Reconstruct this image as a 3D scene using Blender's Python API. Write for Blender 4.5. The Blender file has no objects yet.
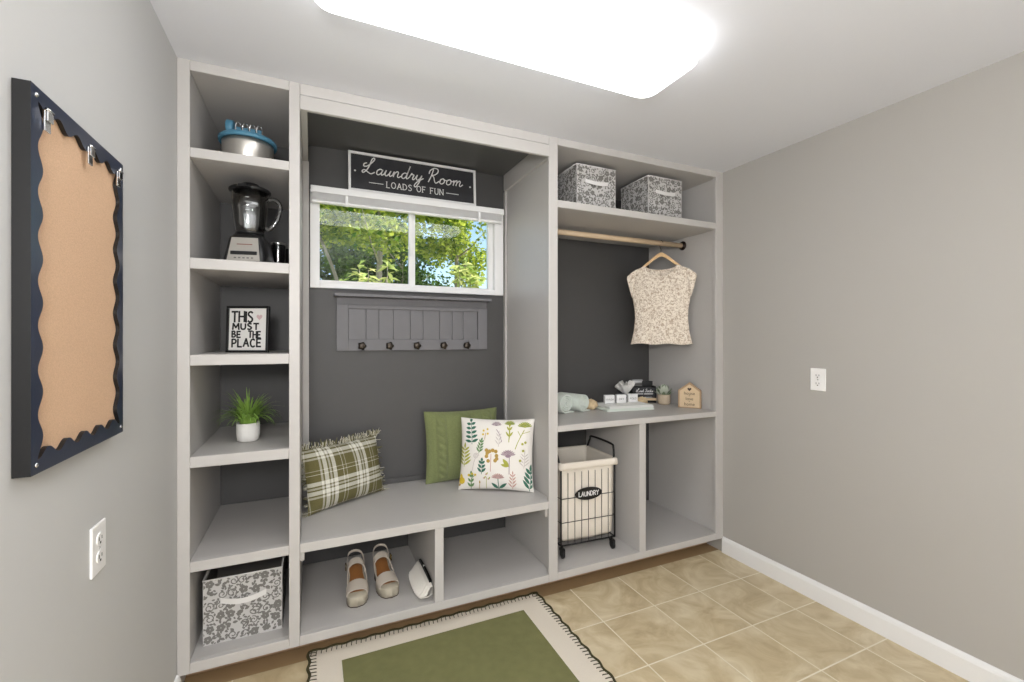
import bpy, math, random
from mathutils import Vector, Matrix
random.seed(7)
PI = math.pi
scene = bpy.context.scene
COL = scene.collection
R = math.radians

# ------------------------------------------------------------------ materials
def lin(c):
    out = []
    for v in c[:3]:
        v = v / 255.0
        out.append(v / 12.92 if v <= 0.04045 else ((v + 0.055) / 1.055) ** 2.4)
    return (*out, 1.0)

def setin(node, names, val):
    for n in names if isinstance(names, (list, tuple)) else [names]:
        if n in node.inputs:
            node.inputs[n].default_value = val
            return

def mat(name, color, rough=0.6, metal=0.0, spec=0.5, noise=None, bump=None, coat=0.0, sheen=0.0, trans=0.0, ior=1.45, sss=0.0):
    """noise=(scale, amount) colour mottling; bump=(scale, strength[, detail])"""
    m = bpy.data.materials.new(name)
    m.use_nodes = True
    nt = m.node_tree
    b = nt.nodes['Principled BSDF']
    b.inputs['Base Color'].default_value = lin(color)
    b.inputs['Roughness'].default_value = rough
    b.inputs['Metallic'].default_value = metal
    setin(b, ['Specular IOR Level', 'Specular'], spec)
    setin(b, ['Coat Weight', 'Clearcoat'], coat)
    setin(b, ['Sheen Weight', 'Sheen'], sheen)
    setin(b, ['Transmission Weight', 'Transmission'], trans)
    setin(b, 'IOR', ior)
    tc = nt.nodes.new('ShaderNodeTexCoord')
    if noise:
        n = nt.nodes.new('ShaderNodeTexNoise'); n.inputs['Scale'].default_value = noise[0]; n.inputs['Detail'].default_value = 4
        nt.links.new(tc.outputs['Object'], n.inputs['Vector'])
        mx = nt.nodes.new('ShaderNodeMix'); mx.data_type = 'RGBA'
        c = lin(color); a = noise[1]
        mx.inputs['A'].default_value = tuple(v * (1 - a) for v in c[:3]) + (1,)
        mx.inputs['B'].default_value = tuple(min(1, v * (1 + a)) for v in c[:3]) + (1,)
        nt.links.new(n.outputs['Fac'], mx.inputs['Factor'])
        nt.links.new(mx.outputs['Result'], b.inputs['Base Color'])
    if bump:
        n = nt.nodes.new('ShaderNodeTexNoise'); n.inputs['Scale'].default_value = bump[0]; n.inputs['Detail'].default_value = bump[2] if len(bump) > 2 else 3
        nt.links.new(tc.outputs['Object'], n.inputs['Vector'])
        bp = nt.nodes.new('ShaderNodeBump'); bp.inputs['Strength'].default_value = bump[1]; bp.inputs['Distance'].default_value = 0.002
        nt.links.new(n.outputs['Fac'], bp.inputs['Height'])
        nt.links.new(bp.outputs['Normal'], b.inputs['Normal'])
    return m

def N(nt, t, **kw):
    n = nt.nodes.new(t)
    for k, v in kw.items():
        setattr(n, k, v)
    return n

def math_node(nt, op, a, b=None, c=None):
    n = nt.nodes.new('ShaderNodeMath'); n.operation = op
    for i, v in enumerate((a, b, c)):
        if v is None: continue
        if hasattr(v, 'is_output') or isinstance(v, bpy.types.NodeSocket): nt.links.new(v, n.inputs[i])
        else: n.inputs[i].default_value = v
    return n.outputs[0]

M = {}
M['wall'] = mat('wall_paint', (194, 194, 193), 0.7, bump=(260, 0.06))
M['wallr'] = mat('wall_paint_shaded', (174, 171, 166), 0.7, bump=(260, 0.06))  # same paint as left wall; right wall's dimmer, warmer light in the colour
M['ceil'] = mat('ceiling_paint', (223, 225, 231), 0.85, bump=(60, 0.12))
M['dark'] = mat('charcoal_paint', (76, 75, 75), 0.5, bump=(220, 0.05))
M['darkg'] = mat('charcoal_gloss', (84, 84, 83), 0.42, spec=1.0, bump=(9, 0.12))
M['cab'] = mat('cabinet_paint', (188, 185, 182), 0.42, noise=(14, 0.02), bump=(35, 0.06))
M['trimw'] = mat('trim_white', (232, 232, 232), 0.4)
M['vinyl'] = mat('window_vinyl', (236, 236, 236), 0.35)
M['plate'] = mat('outlet_plastic', (240, 239, 238), 0.3)
M['slot'] = mat('slot_dark', (60, 58, 56), 0.6)
M['screw'] = mat('screw_metal', (215, 215, 215), 0.25, metal=1.0)
M['rackp'] = mat('rack_paint', (112, 111, 114), 0.5, noise=(20, 0.05), bump=(80, 0.08))
M['knobm'] = mat('antique_knob', (70, 64, 58), 0.3, metal=0.9)
M['black'] = mat('black_paint', (22, 22, 23), 0.35)
M['blackwire'] = mat('black_wire', (26, 25, 25), 0.4, metal=0.2)
M['signbk'] = mat('sign_black', (44, 44, 48), 0.6, noise=(30, 0.25))
M['signw'] = mat('sign_white', (224, 224, 224), 0.6)
M['cream_ink'] = mat('sign_letters', (222, 222, 220), 0.6)
M['boardframe'] = mat('board_frame_sky_tint', (32, 41, 62), 0.28, spec=0.6, bump=(300, 0.05))  # front face: navy tint paints a sky reflection onto the black frame
M['cork'] = mat('cork', (206, 171, 140), 0.9, noise=(420, 0.22), bump=(300, 0.3))
M['steel'] = mat('brushed_steel', (205, 201, 194), 0.34, metal=.85)
M['chrome'] = mat('chrome', (220, 220, 220), 0.12, metal=1.0)
M['blue'] = mat('blue_plastic', (76, 128, 154), 0.4)
M['navy'] = mat('navy_plastic', (48, 62, 84), 0.4)
M['bplast'] = mat('black_plastic', (28, 28, 29), 0.3)
M['redtxt'] = mat('red_print', (140, 96, 84), 0.5)
M['graytxt'] = mat('grey_print', (120, 118, 116), 0.6)
M['paper'] = mat('paper', (226, 224, 220), 0.8)
M['ink'] = mat('ink', (28, 28, 28), 0.7)
M['pink'] = mat('pink_ink', (205, 178, 178), 0.8)
M['ceramic'] = mat('white_ceramic', (226, 224, 220), 0.45, bump=(60, 0.05))
M['soil'] = mat('soil', (60, 45, 34), 0.95, bump=(200, 0.5))
M['grass'] = mat('faux_grass', (136, 172, 78), 0.5, noise=(60, 0.35))
M['succ'] = mat('succulent_green', (132, 150, 120), 0.5, noise=(80, 0.25))
M['succw'] = mat('succulent_pale', (206, 212, 196), 0.5)
M['concrete'] = mat('tan_concrete', (188, 172, 150), 0.8, noise=(60, 0.08))
M['binc'] = mat('bin_fabric', (196, 194, 192), 0.9, noise=(400, 0.05), bump=(500, 0.15))
M['binp'] = mat('bin_print', (120, 118, 114), 0.9, noise=(60, 0.15))
M['binin'] = mat('bin_lining', (96, 92, 88), 0.9)
M['strap'] = mat('strap_webbing', (222, 220, 218), 0.8, bump=(600, 0.2))
M['canvas'] = mat('canvas', (226, 218, 206), 0.9, noise=(9, 0.05), bump=(18, 0.5, 5))
M['rod'] = mat('pale_wood', (214, 190, 160), 0.5, noise=(9, 0.08))
M['bronze'] = mat('bronze', (40, 28, 24), 0.4, metal=0.6)
M['hangw'] = mat('hanger_wood', (214, 178, 128), 0.4, noise=(12, 0.08))
M['mint'] = mat('mint_terry', (220, 228, 219), 0.95, bump=(420, 0.6), sheen=0.3)
M['mintw'] = mat('pale_terry', (230, 232, 227), 0.95, bump=(420, 0.6), sheen=0.3)
M['sponge'] = mat('sea_sponge', (206, 184, 148), 0.95, noise=(60, 0.3), bump=(90, 0.9))
M['woodlt'] = mat('light_wood', (208, 184, 150), 0.6, noise=(18, 0.08))
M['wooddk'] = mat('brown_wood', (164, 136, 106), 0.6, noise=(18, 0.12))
M['greyc'] = mat('grey_card', (188, 188, 188), 0.7)
M['taupe'] = mat('sandal_leather', (202, 192, 180), 0.5, bump=(200, 0.1))
M['taupe2'] = mat('sandal_sole', (188, 180, 162), 0.55)
M['insole'] = mat('insole_brown', (150, 100, 56), 0.5)
M['heelb'] = mat('heel_brown', (58, 40, 30), 0.5)
M['gold'] = mat('buckle_gold', (205, 180, 130), 0.25, metal=1.0)
M['satin'] = mat('clutch_satin', (226, 222, 214), 0.38, sheen=0.2)
M['clasp'] = mat('clasp_black', (26, 24, 24), 0.3, metal=0.5)
M['rugc'] = mat('rug_cream', (222, 213, 198), 0.95, noise=(300, 0.06), bump=(380, 0.6))
M['rugg'] = mat('rug_green', (120, 120, 78), 0.95, noise=(26, 0.16), bump=(380, 0.8))
M['rugst'] = mat('rug_stitch', (66, 62, 38), 0.95, bump=(300, 0.6))
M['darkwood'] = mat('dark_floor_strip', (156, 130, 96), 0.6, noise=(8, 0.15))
M['bark'] = mat('bark', (150, 140, 124), 0.9, noise=(20, 0.25), bump=(30, 0.8))
M['fringe'] = mat('fringe_yarn', (206, 202, 184), 0.95)
M['fringeg'] = mat('fringe_olive', (108, 104, 66), 0.95)
M['knit'] = mat('green_knit', (120, 128, 84), 0.95, noise=(150, 0.3), bump=(200, 1.0), sheen=0.2)
M['pilw'] = mat('pillow_white', (232, 228, 222), 0.9, bump=(500, 0.3))
FL = {'dg': (62, 110, 92), 'g': (104, 138, 92), 'ol': (168, 170, 74), 'yl': (214, 186, 60), 'mu': (150, 128, 140),
      'pk': (196, 160, 150), 'oc': (176, 146, 78), 'gy': (196, 188, 184)}
for k_, v_ in FL.items():
    M['f_' + k_] = mat('print_' + k_, v_, 0.9)

def leaf_mat(name, c1, c2, tr=0.5):
    m = bpy.data.materials.new(name); m.use_nodes = True
    nt = m.node_tree; nt.nodes.clear()
    o = N(nt, 'ShaderNodeOutputMaterial'); d = N(nt, 'ShaderNodeBsdfDiffuse'); t = N(nt, 'ShaderNodeBsdfTranslucent'); s = N(nt, 'ShaderNodeMixShader')
    s.inputs[0].default_value = tr
    g = N(nt, 'ShaderNodeNewGeometry'); rp = N(nt, 'ShaderNodeMix', data_type='RGBA')
    rp.inputs['A'].default_value = lin(c1); rp.inputs['B'].default_value = lin(c2)
    nt.links.new(g.outputs['Random Per Island'], rp.inputs['Factor'])
    for x in (d, t): nt.links.new(rp.outputs['Result'], x.inputs['Color'])
    nt.links.new(d.outputs[0], s.inputs[1]); nt.links.new(t.outputs[0], s.inputs[2]); nt.links.new(s.outputs[0], o.inputs[0])
    return m
M['leafA'] = leaf_mat('leaves_bright', (70, 112, 34), (206, 212, 92))
M['leafB'] = leaf_mat('leaves_deep', (30, 56, 22), (96, 126, 50))
M['leafC'] = leaf_mat('leaves_pale', (150, 176, 90), (236, 232, 160))
M['ground'] = mat('outdoor_grass', (150, 160, 112), 0.95, noise=(4, 0.3))

def glass_pane():
    m = bpy.data.materials.new('pane_glass'); m.use_nodes = True
    nt = m.node_tree; nt.nodes.clear()
    o = N(nt, 'ShaderNodeOutputMaterial'); t = N(nt, 'ShaderNodeBsdfTransparent'); g = N(nt, 'ShaderNodeBsdfGlossy'); s = N(nt, 'ShaderNodeMixShader')
    g.inputs['Roughness'].default_value = 0.0
    f = N(nt, 'ShaderNodeFresnel'); f.inputs['IOR'].default_value = 1.5
    nt.links.new(math_node(nt, 'MULTIPLY', f.outputs[0], 0.6), s.inputs[0])
    t.inputs['Color'].default_value = (0.96, 0.98, 0.97, 1)
    nt.links.new(t.outputs[0], s.inputs[1]); nt.links.new(g.outputs[0], s.inputs[2]); nt.links.new(s.outputs[0], o.inputs[0])
    return m
M['pane'] = glass_pane()

def jar_glass(name, tint=(0.9, 0.92, 0.92), refl=2.2):
    m = bpy.data.materials.new(name); m.use_nodes = True
    nt = m.node_tree; nt.nodes.clear()
    o = N(nt, 'ShaderNodeOutputMaterial'); t = N(nt, 'ShaderNodeBsdfTransparent'); g = N(nt, 'ShaderNodeBsdfGlossy'); s = N(nt, 'ShaderNodeMixShader')
    g.inputs['Roughness'].default_value = 0.04
    f = N(nt, 'ShaderNodeFresnel'); f.inputs['IOR'].default_value = 1.5
    mn = math_node(nt, 'MINIMUM', math_node(nt, 'MULTIPLY', f.outputs[0], refl), 1.0)
    nt.links.new(mn, s.inputs[0]); t.inputs['Color'].default_value = (*tint, 1)
    nt.links.new(t.outputs[0], s.inputs[1]); nt.links.new(g.outputs[0], s.inputs[2]); nt.links.new(s.outputs[0], o.inputs[0])
    return m
M['glass'] = jar_glass('jar_glass', (0.96, 0.97, 0.97), 2.6)
M['smoke'] = jar_glass('smoked_glass', (0.55, 0.56, 0.58), 2.0)

def emis(name, col, st):
    m = bpy.data.materials.new(name); m.use_nodes = True
    b = m.node_tree.nodes['Principled BSDF']
    b.inputs['Base Color'].default_value = (0.9, 0.9, 0.9, 1); b.inputs['Roughness'].default_value = 0.4
    b.inputs['Emission Color'].default_value = (*col, 1); b.inputs['Emission Strength'].default_value = st
    return m
LAMP_ST = 3.3
M['diffuser'] = emis('lamp_diffuser', (.985, 0.99, 1.0), LAMP_ST)

def tile_mat():
    m = bpy.data.materials.new('floor_tile'); m.use_nodes = True
    nt = m.node_tree; b = nt.nodes['Principled BSDF']
    tc = N(nt, 'ShaderNodeTexCoord'); mp = N(nt, 'ShaderNodeMapping')
    P = 0.316
    mp.inputs['Location'].default_value = (-(1.290 - 10 * P), -(-0.270 - 20 * P), 0)
    nt.links.new(tc.outputs['Object'], mp.inputs['Vector'])
    br = N(nt, 'ShaderNodeTexBrick'); br.offset = 0.0; br.squash = 1.0
    br.inputs['Scale'].default_value = 1.0; br.inputs['Mortar Size'].default_value = 0.0035; br.inputs['Mortar Smooth'].default_value = 0.3
    br.inputs['Brick Width'].default_value = P; br.inputs['Row Height'].default_value = P; br.inputs['Bias'].default_value = 0
    br.inputs['Color1'].default_value = (0, 0, 0, 1); br.inputs['Color2'].default_value = (1, 1, 1, 1); br.inputs['Mortar'].default_value = (0.5, 0.5, 0.5, 1)
    nt.links.new(mp.outputs[0], br.inputs['Vector'])
    # per tile offset of marbling
    n1 = N(nt, 'ShaderNodeTexNoise'); n1.inputs['Scale'].default_value = 5.0; n1.inputs['Detail'].default_value = 6; n1.inputs['Distortion'].default_value = 1.4; n1.inputs['Roughness'].default_value = .6
    vadd = N(nt, 'ShaderNodeVectorMath', operation='ADD'); nt.links.new(mp.outputs[0], vadd.inputs[0])
    sc = N(nt, 'ShaderNodeVectorMath', operation='SCALE'); nt.links.new(br.outputs['Color'], sc.inputs[0]); sc.inputs['Scale'].default_value = 9.0
    nt.links.new(sc.outputs[0], vadd.inputs[1]); nt.links.new(vadd.outputs[0], n1.inputs['Vector'])
    rp = N(nt, 'ShaderNodeValToRGB'); nt.links.new(n1.outputs['Fac'], rp.inputs[0])
    e = rp.color_ramp.elements
    e[0].position = .3; e[0].color = lin((180, 160, 124)); e[1].position = .72; e[1].color = lin((222, 209, 180))
    x = e.new(.5); x.color = lin((202, 185, 150))
    mx = N(nt, 'ShaderNodeMix', data_type='RGBA'); nt.links.new(br.outputs['Fac'], mx.inputs['Factor'])
    nt.links.new(rp.outputs[0], mx.inputs['A']); mx.inputs['B'].default_value = lin((232, 223, 202))
    nt.links.new(mx.outputs['Result'], b.inputs['Base Color'])
    b.inputs['Roughness'].default_value = 0.38
    bp = N(nt, 'ShaderNodeBump'); bp.inputs['Strength'].default_value = .35; bp.inputs['Distance'].default_value = .003; bp.invert = True
    nt.links.new(br.outputs['Fac'], bp.inputs['Height']); nt.links.new(bp.outputs[0], b.inputs['Normal'])
    return m
M['tile'] = tile_mat()

def plaid_mat():
    m = bpy.data.materials.new('plaid_weave'); m.use_nodes = True
    nt = m.node_tree; b = nt.nodes['Principled BSDF']; b.inputs['Roughness'].default_value = .95
    uv = N(nt, 'ShaderNodeUVMap'); sp = N(nt, 'ShaderNodeSeparateXYZ'); nt.links.new(uv.outputs[0], sp.inputs[0])
    def stripes(sock, period, off, ivs):
        f = math_node(nt, 'FRACT', math_node(nt, 'ADD', math_node(nt, 'DIVIDE', sock, period), off))
        rp = N(nt, 'ShaderNodeValToRGB'); rp.color_ramp.interpolation = 'CONSTANT'; nt.links.new(f, rp.inputs[0])
        el = rp.color_ramp.elements; el[0].position = 0; el[0].color = (0, 0, 0, 1)
        first = True
        for a, w, v in ivs:
            for p_, val in ((a, v), (a + w, 0)):
                if first: q = el[1]; q.position = p_; first = False
                else: q = el.new(p_)
                q.color = (val, val, val, 1)
        return rp.outputs[0]
    iv = [(.10, .05, .62), (.19, .10, .95), (.33, .05, .62), (.42, .10, .95), (.70, .018, .85), (.80, .018, .5)]
    sx = stripes(sp.outputs[0], .185, .28, iv); sy = stripes(sp.outputs[1], .185, .02, iv)
    s = math_node(nt, 'MULTIPLY', math_node(nt, 'ADD', sx, sy), .62)
    s = math_node(nt, 'MINIMUM', s, 1.0)
    # dark thread where white meets olive stripes
    mx = N(nt, 'ShaderNodeMix', data_type='RGBA'); nt.links.new(s, mx.inputs['Factor'])
    mx.inputs['A'].default_value = lin((108, 102, 62)); mx.inputs['B'].default_value = lin((236, 234, 222))
    wv = N(nt, 'ShaderNodeTexNoise'); wv.inputs['Scale'].default_value = 160; nt.links.new(uv.outputs[0], wv.inputs['Vector'])
    m2 = N(nt, 'ShaderNodeMix', data_type='RGBA', blend_type='MULTIPLY'); m2.inputs['Factor'].default_value = .35
    nt.links.new(mx.outputs['Result'], m2.inputs['A']); nt.links.new(wv.outputs['Fac'], m2.inputs['B'])
    nt.links.new(m2.outputs['Result'], b.inputs['Base Color'])
    bp = N(nt, 'ShaderNodeBump'); bp.inputs['Strength'].default_value = .4; bp.inputs['Distance'].default_value = .002
    nt.links.new(wv.outputs['Fac'], bp.inputs['Height']); nt.links.new(bp.outputs[0], b.inputs['Normal'])
    return m
M['plaid'] = plaid_mat()

def lace_mat():
    m = bpy.data.materials.new('cream_lace'); m.use_nodes = True
    nt = m.node_tree; b = nt.nodes['Principled BSDF']; b.inputs['Roughness'].default_value = .9
    tc = N(nt, 'ShaderNodeTexCoord')
    n = N(nt, 'ShaderNodeTexNoise'); n.inputs['Scale'].default_value = 78; n.inputs['Detail'].default_value = 2; n.inputs['Distortion'].default_value = 1.2
    v = N(nt, 'ShaderNodeTexVoronoi'); v.inputs['Scale'].default_value = 70; v.feature = 'DISTANCE_TO_EDGE'
    for q in (n, v): nt.links.new(tc.outputs['Object'], q.inputs['Vector'])
    rp = N(nt, 'ShaderNodeValToRGB'); nt.links.new(n.outputs['Fac'], rp.inputs[0])
    e = rp.color_ramp.elements; e[0].position = .40; e[0].color = lin((188, 170, 150)); e[1].position = .54; e[1].color = lin((238, 228, 214))
    nt.links.new(rp.outputs[0], b.inputs['Base Color'])
    bp = N(nt, 'ShaderNodeBump'); bp.inputs['Strength'].default_value = .5; bp.inputs['Distance'].default_value = .002
    nt.links.new(math_node(nt, 'ADD', n.outputs['Fac'], math_node(nt, 'MULTIPLY', v.outputs[0], .6)), bp.inputs['Height'])
    nt.links.new(bp.outputs[0], b.inputs['Normal'])
    return m
M['lace'] = lace_mat()

# ------------------------------------------------------------------ mesh builder
class MB:
    def __init__(s):
        s.v = []; s.f = []; s.mi = []; s.sm = []; s.uv = {}
    def add(s, vs, fs, mi=0, smooth=False):
        o = len(s.v); s.v += [tuple(q) for q in vs]
        for f in fs:
            s.f.append([i + o for i in f]); s.mi.append(mi); s.sm.append(smooth)
        return s
    def box(s, x0, x1, y0, y1, z0, z1, mi=0):
        vs = [(x, y, z) for z in (z0, z1) for y in (y0, y1) for x in (x0, x1)]
        return s.add(vs, [(0, 2, 3, 1), (4, 5, 7, 6), (0, 1, 5, 4), (2, 6, 7, 3), (0, 4, 6, 2), (1, 3, 7, 5)], mi)
    def tube(s, path, r, n=8, mi=0, closed=False, caps=True):
        P = [Vector(p) for p in path]; m = len(P); rr = r if isinstance(r, (list, tuple)) else [r] * m
        rings = []; up = None
        for i in range(m):
            a = P[(i - 1) % m] if (closed or i > 0) else P[i]; b = P[(i + 1) % m] if (closed or i < m - 1) else P[i]
            t = (b - a)
            t = t.normalized() if t.length > 1e-9 else Vector((0, 0, 1))
            if up is None:
                up = Vector((0, 0, 1)) if abs(t.z) < .9 else Vector((1, 0, 0))
            u = t.cross(up)
            if u.length < 1e-6: u = t.cross(Vector((1, 0.3, 0)))
            u.normalize(); w = u.cross(t); up = w
            rings.append([tuple(P[i] + (u * math.cos(2 * PI * k / n) + w * math.sin(2 * PI * k / n)) * rr[i]) for k in range(n)])
        vs = [q for g in rings for q in g]; fs = []
        for i in range(m if closed else m - 1):
            j = (i + 1) % m
            for k in range(n):
                fs.append((i * n + k, i * n + (k + 1) % n, j * n + (k + 1) % n, j * n + k))
        if caps and not closed:
            fs.append(tuple(range(n - 1, -1, -1))); fs.append(tuple((m - 1) * n + k for k in range(n)))
        return s.add(vs, fs, mi, True)
    def lathe(s, prof, n=32, c=(0, 0, 0), mi=0, smooth=True, fn=None):
        vs = []; m = len(prof)
        for i, (r, z) in enumerate(prof):
            for k in range(n):
                a = 2 * PI * k / n; q = r
                if fn: q = fn(r, z, a)
                vs.append((c[0] + q * math.cos(a), c[1] + q * math.sin(a), c[2] + z))
        fs = []
        for i in range(m - 1):
            for k in range(n):
                fs.append((i * n + k, i * n + (k + 1) % n, (i + 1) * n + (k + 1) % n, (i + 1) * n + k))
        if prof[0][0] > 1e-6: fs.append(tuple(range(n - 1, -1, -1)))
        if prof[-1][0] > 1e-6: fs.append(tuple((m - 1) * n + k for k in range(n)))
        return s.add(vs, fs, mi, smooth)
    def prism(s, poly, a, b, axis='y', mi=0, smooth=False):
        """poly 2D in the plane normal to axis: y -> (x,z), x -> (y,z), z -> (x,y)"""
        def p3(q, d):
            return (q[0], d, q[1]) if axis == 'y' else (d, q[0], q[1]) if axis == 'x' else (q[0], q[1], d)
        n = len(poly)
        vs = [p3(q, a) for q in poly] + [p3(q, b) for q in poly]
        fs = [tuple(range(n)), tuple(range(2 * n - 1, n - 1, -1))] + [(i, i + n, (i + 1) % n + n, (i + 1) % n) for i in range(n)]
        return s.add(vs, fs, mi, smooth)
    def grid(s, pts, mi=0, smooth=True, closeu=False, closev=False, flip=False):
        nu = len(pts); nv = len(pts[0]); vs = [q for row in pts for q in row]; fs = []
        for i in range(nu if closeu else nu - 1):
            for j in range(nv if closev else nv - 1):
                f = (i * nv + j, ((i + 1) % nu) * nv + j, ((i + 1) % nu) * nv + (j + 1) % nv, i * nv + (j + 1) % nv)
                fs.append(f[::-1] if flip else f)
        return s.add(vs, fs, mi, smooth)
    def ribbon(s, pts, w, y=0.0, mi=0, fn=None):
        """flat stroke in the xz plane; fn maps (x,z)->3D"""
        fn = fn or (lambda x, z: (x, y, z))
        n = len(pts); L = []; Rr = []
        for i, (x, z) in enumerate(pts):
            a = pts[max(0, i - 1)]; b = pts[min(n - 1, i + 1)]
            dx, dz = b[0] - a[0], b[1] - a[1]; l = math.hypot(dx, dz) or 1
            ww = w[i] if isinstance(w, (list, tuple)) else w
            nx, nz = -dz / l * ww / 2, dx / l * ww / 2
            L.append(fn(x + nx, z + nz)); Rr.append(fn(x - nx, z - nz))
        return s.add(L + Rr, [(i, i + 1, n + i + 1, n + i) for i in range(n - 1)], mi)
    def poly(s, pts, y=0.0, mi=0, fn=None):
        fn = fn or (lambda x, z: (x, y, z))
        c = (sum(p[0] for p in pts) / len(pts), sum(p[1] for p in pts) / len(pts))
        n = len(pts)
        return s.add([fn(*p) for p in pts] + [fn(*c)], [(i, (i + 1) % n, n) for i in range(n)], mi)
    def build(s, name, mats, parent=None, bevel=None, seg=2, recalc=True, uvfn=None, loc=None):
        me = bpy.data.meshes.new(name)
        me.from_pydata(s.v, [], s.f)
        for m in (mats if isinstance(mats, (list, tuple)) else [mats]): me.materials.append(m)
        me.polygons.foreach_set('material_index', s.mi); me.polygons.foreach_set('use_smooth', s.sm)
        if uvfn:
            ul = me.uv_layers.new(name='UVMap')
            for lp in me.loops: ul.data[lp.index].uv = uvfn(s.v[lp.vertex_index])
        me.update()
        if recalc:
            import bmesh
            bm = bmesh.new(); bm.from_mesh(me); bmesh.ops.recalc_face_normals(bm, faces=bm.faces); bm.to_mesh(me); bm.free()
        o = bpy.data.objects.new(name, me); COL.objects.link(o)
        if parent: o.parent = parent
        if loc: o.location = loc
        if bevel:
            b = o.modifiers.new('bevel', 'BEVEL'); b.width = bevel; b.segments = seg; b.limit_method = 'ANGLE'; b.angle_limit = R(35)
        return o

def tag(o, label=None, cat=None, group=None, kind=None):
    for k, v in (('label', label), ('category', cat), ('group', group), ('kind', kind)):
        if v: o[k] = v
    return o
def thing(name, label, cat, loc=(0, 0, 0), rz=0.0, group=None, rot=None):
    e = bpy.data.objects.new(name, None); COL.objects.link(e); e.empty_display_size = .05
    e.location = loc; e.rotation_euler = rot if rot else (0, 0, rz)
    return tag(e, label, cat, group)
def struct(name, mb, m, **k):
    return tag(mb.build(name, m, **k), kind='structure')
def copy_thing(root, loc, rz, label):
    r = root.copy(); COL.objects.link(r); r.location = loc; r.rotation_euler = (0, 0, rz); r['label'] = label
    for ch in list(root.children):
        c = ch.copy(); COL.objects.link(c); c.parent = r
        for g in ch.children:
            d = g.copy(); COL.objects.link(d); d.parent = c
    return r
def bbx(*a, **k):
    return MB().box(*a)
def catmull(P, n=6, closed=False):
    out = []; m = len(P)
    for i in range(m if closed else m - 1):
        g = lambda j: P[j % m] if closed else P[max(0, min(m - 1, j))]
        p0, p1, p2, p3 = g(i - 1), g(i), g(i + 1), g(i + 2)
        for k in range(n):
            t = k / n
            out.append(tuple(.5 * (2 * b + (c - a) * t + (2 * a - 5 * b + 4 * c - d) * t * t + (3 * b - a - 3 * c + d) * t ** 3) for a, b, c, d in zip(p0, p1, p2, p3)))
    if not closed: out.append(tuple(P[-1]))
    return out
def arc(cx, cz, rx, rz, a0, a1, n=10):
    return [(cx + rx * math.cos(R(a0 + (a1 - a0) * i / n)), cz + rz * math.sin(R(a0 + (a1 - a0) * i / n))) for i in range(n + 1)]
def font_mesh(body, size, name, m, parent, loc=(0, 0, 0), align='CENTER', shear=0, spacing=1.0, ext=.0004, squash=1.0):
    """built-in font turned into a mesh standing in the xz plane, facing -y"""
    cu = bpy.data.curves.new('t', 'FONT'); cu.body = body; cu.size = size; cu.align_x = align; cu.align_y = 'CENTER'; cu.extrude = ext; cu.shear = shear; cu.space_character = spacing; cu.resolution_u = 3
    ob = bpy.data.objects.new('t', cu); COL.objects.link(ob)
    dg = bpy.context.evaluated_depsgraph_get(); dg.update()
    me = bpy.data.meshes.new_from_object(ob.evaluated_get(dg))
    bpy.data.objects.remove(ob); bpy.data.curves.remove(cu)
    me.transform(Matrix.Rotation(PI / 2, 4, 'X') @ Matrix.Scale(squash, 4, (1, 0, 0)))
    me.materials.clear(); me.materials.append(m); me.name = name
    o = bpy.data.objects.new(name, me); COL.objects.link(o); o.parent = parent; o.location = loc
    return o

# ------------------------------------------------------------------ room dims
XL, XR, YB, YF, H = -0.4666, 2.4145, 0.645, -3.3, 2.44
# floor: tile up to the cabinet toe, a dark wood strip behind it
struct('floor', MB().box(XL - .1, XR + .1, YF - .1, .034, -.1, 0), M['tile'])
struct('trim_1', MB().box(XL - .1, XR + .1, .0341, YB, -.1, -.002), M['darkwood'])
cb = MB()
cb.box(XL - .1, XR + .1, YF - .1, .03, H, H + .1, 0)
cb.box(XL - .1, -.046, .03, YB + .1, H, H + .1, 0); cb.box(1.166, XR + .1, .03, YB + .1, H, H + .1, 0)
cb.box(-.046, 1.166, .03, YB + .1, H, H + .1, 1)
struct('ceiling', cb, [M['ceil'], M['darkg']])
struct('wall_left', MB().box(XL - .1, XL, YF - .1, YB + .1, 0, H), M['wall'])
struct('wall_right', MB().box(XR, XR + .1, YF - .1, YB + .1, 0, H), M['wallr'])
# window opening in the back wall
WX0, WX1, WZ0, WZ1 = -.009, 1.143, 1.653, 2.195
wb = MB()
wb.box(XL, WX0, YB, YB + .1, 0, H); wb.box(WX1, XR, YB, YB + .1, 0, H)
wb.box(WX0, WX1, YB, YB + .1, 0, WZ0); wb.box(WX0, WX1, YB, YB + .1, WZ1, H)
struct('wall_back', wb, M['dark'])
struct('wall_front', MB().box(XL - .1, XR + .1, YF - .1, YF, 0, H), M['wall'])
def baseboard(name, x0, x1, y0, y1):
    prof_r = [(0, 0), (.014, 0), (.014, .078), (.011, .088), (.006, .096), (0, .1)]
    mb = MB()
    s = -1 if x1 > 0 else 1
    xw = x1 if x1 > 0 else x0
    mb.add([(xw + s * q[0], y, q[1]) for y in (y0, y1) for q in prof_r],
           [(0, 1, 2, 3, 4, 5), (11, 10, 9, 8, 7, 6)] + [(i, (i + 1) % 6, (i + 1) % 6 + 6, i + 6) for i in range(6)])
    struct(name, mb, M['trimw'])
baseboard('baseboard_right', 0, XR, YF, -.001)
baseboard('baseboard_left', XL, 0 - 1, YF, -.001) if False else None
mbl = MB()
pl = [(0, 0), (.014, 0), (.014, .078), (.011, .088), (.006, .096), (0, .1)]
mbl.add([(XL + q[0], y, q[1]) for y in (YF, -.001) for q in pl], [(0, 1, 2, 3, 4, 5), (11, 10, 9, 8, 7, 6)] + [(i, (i + 1) % 6, (i + 1) % 6 + 6, i + 6) for i in range(6)])
struct('baseboard_left', mbl, M['trimw'])

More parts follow.
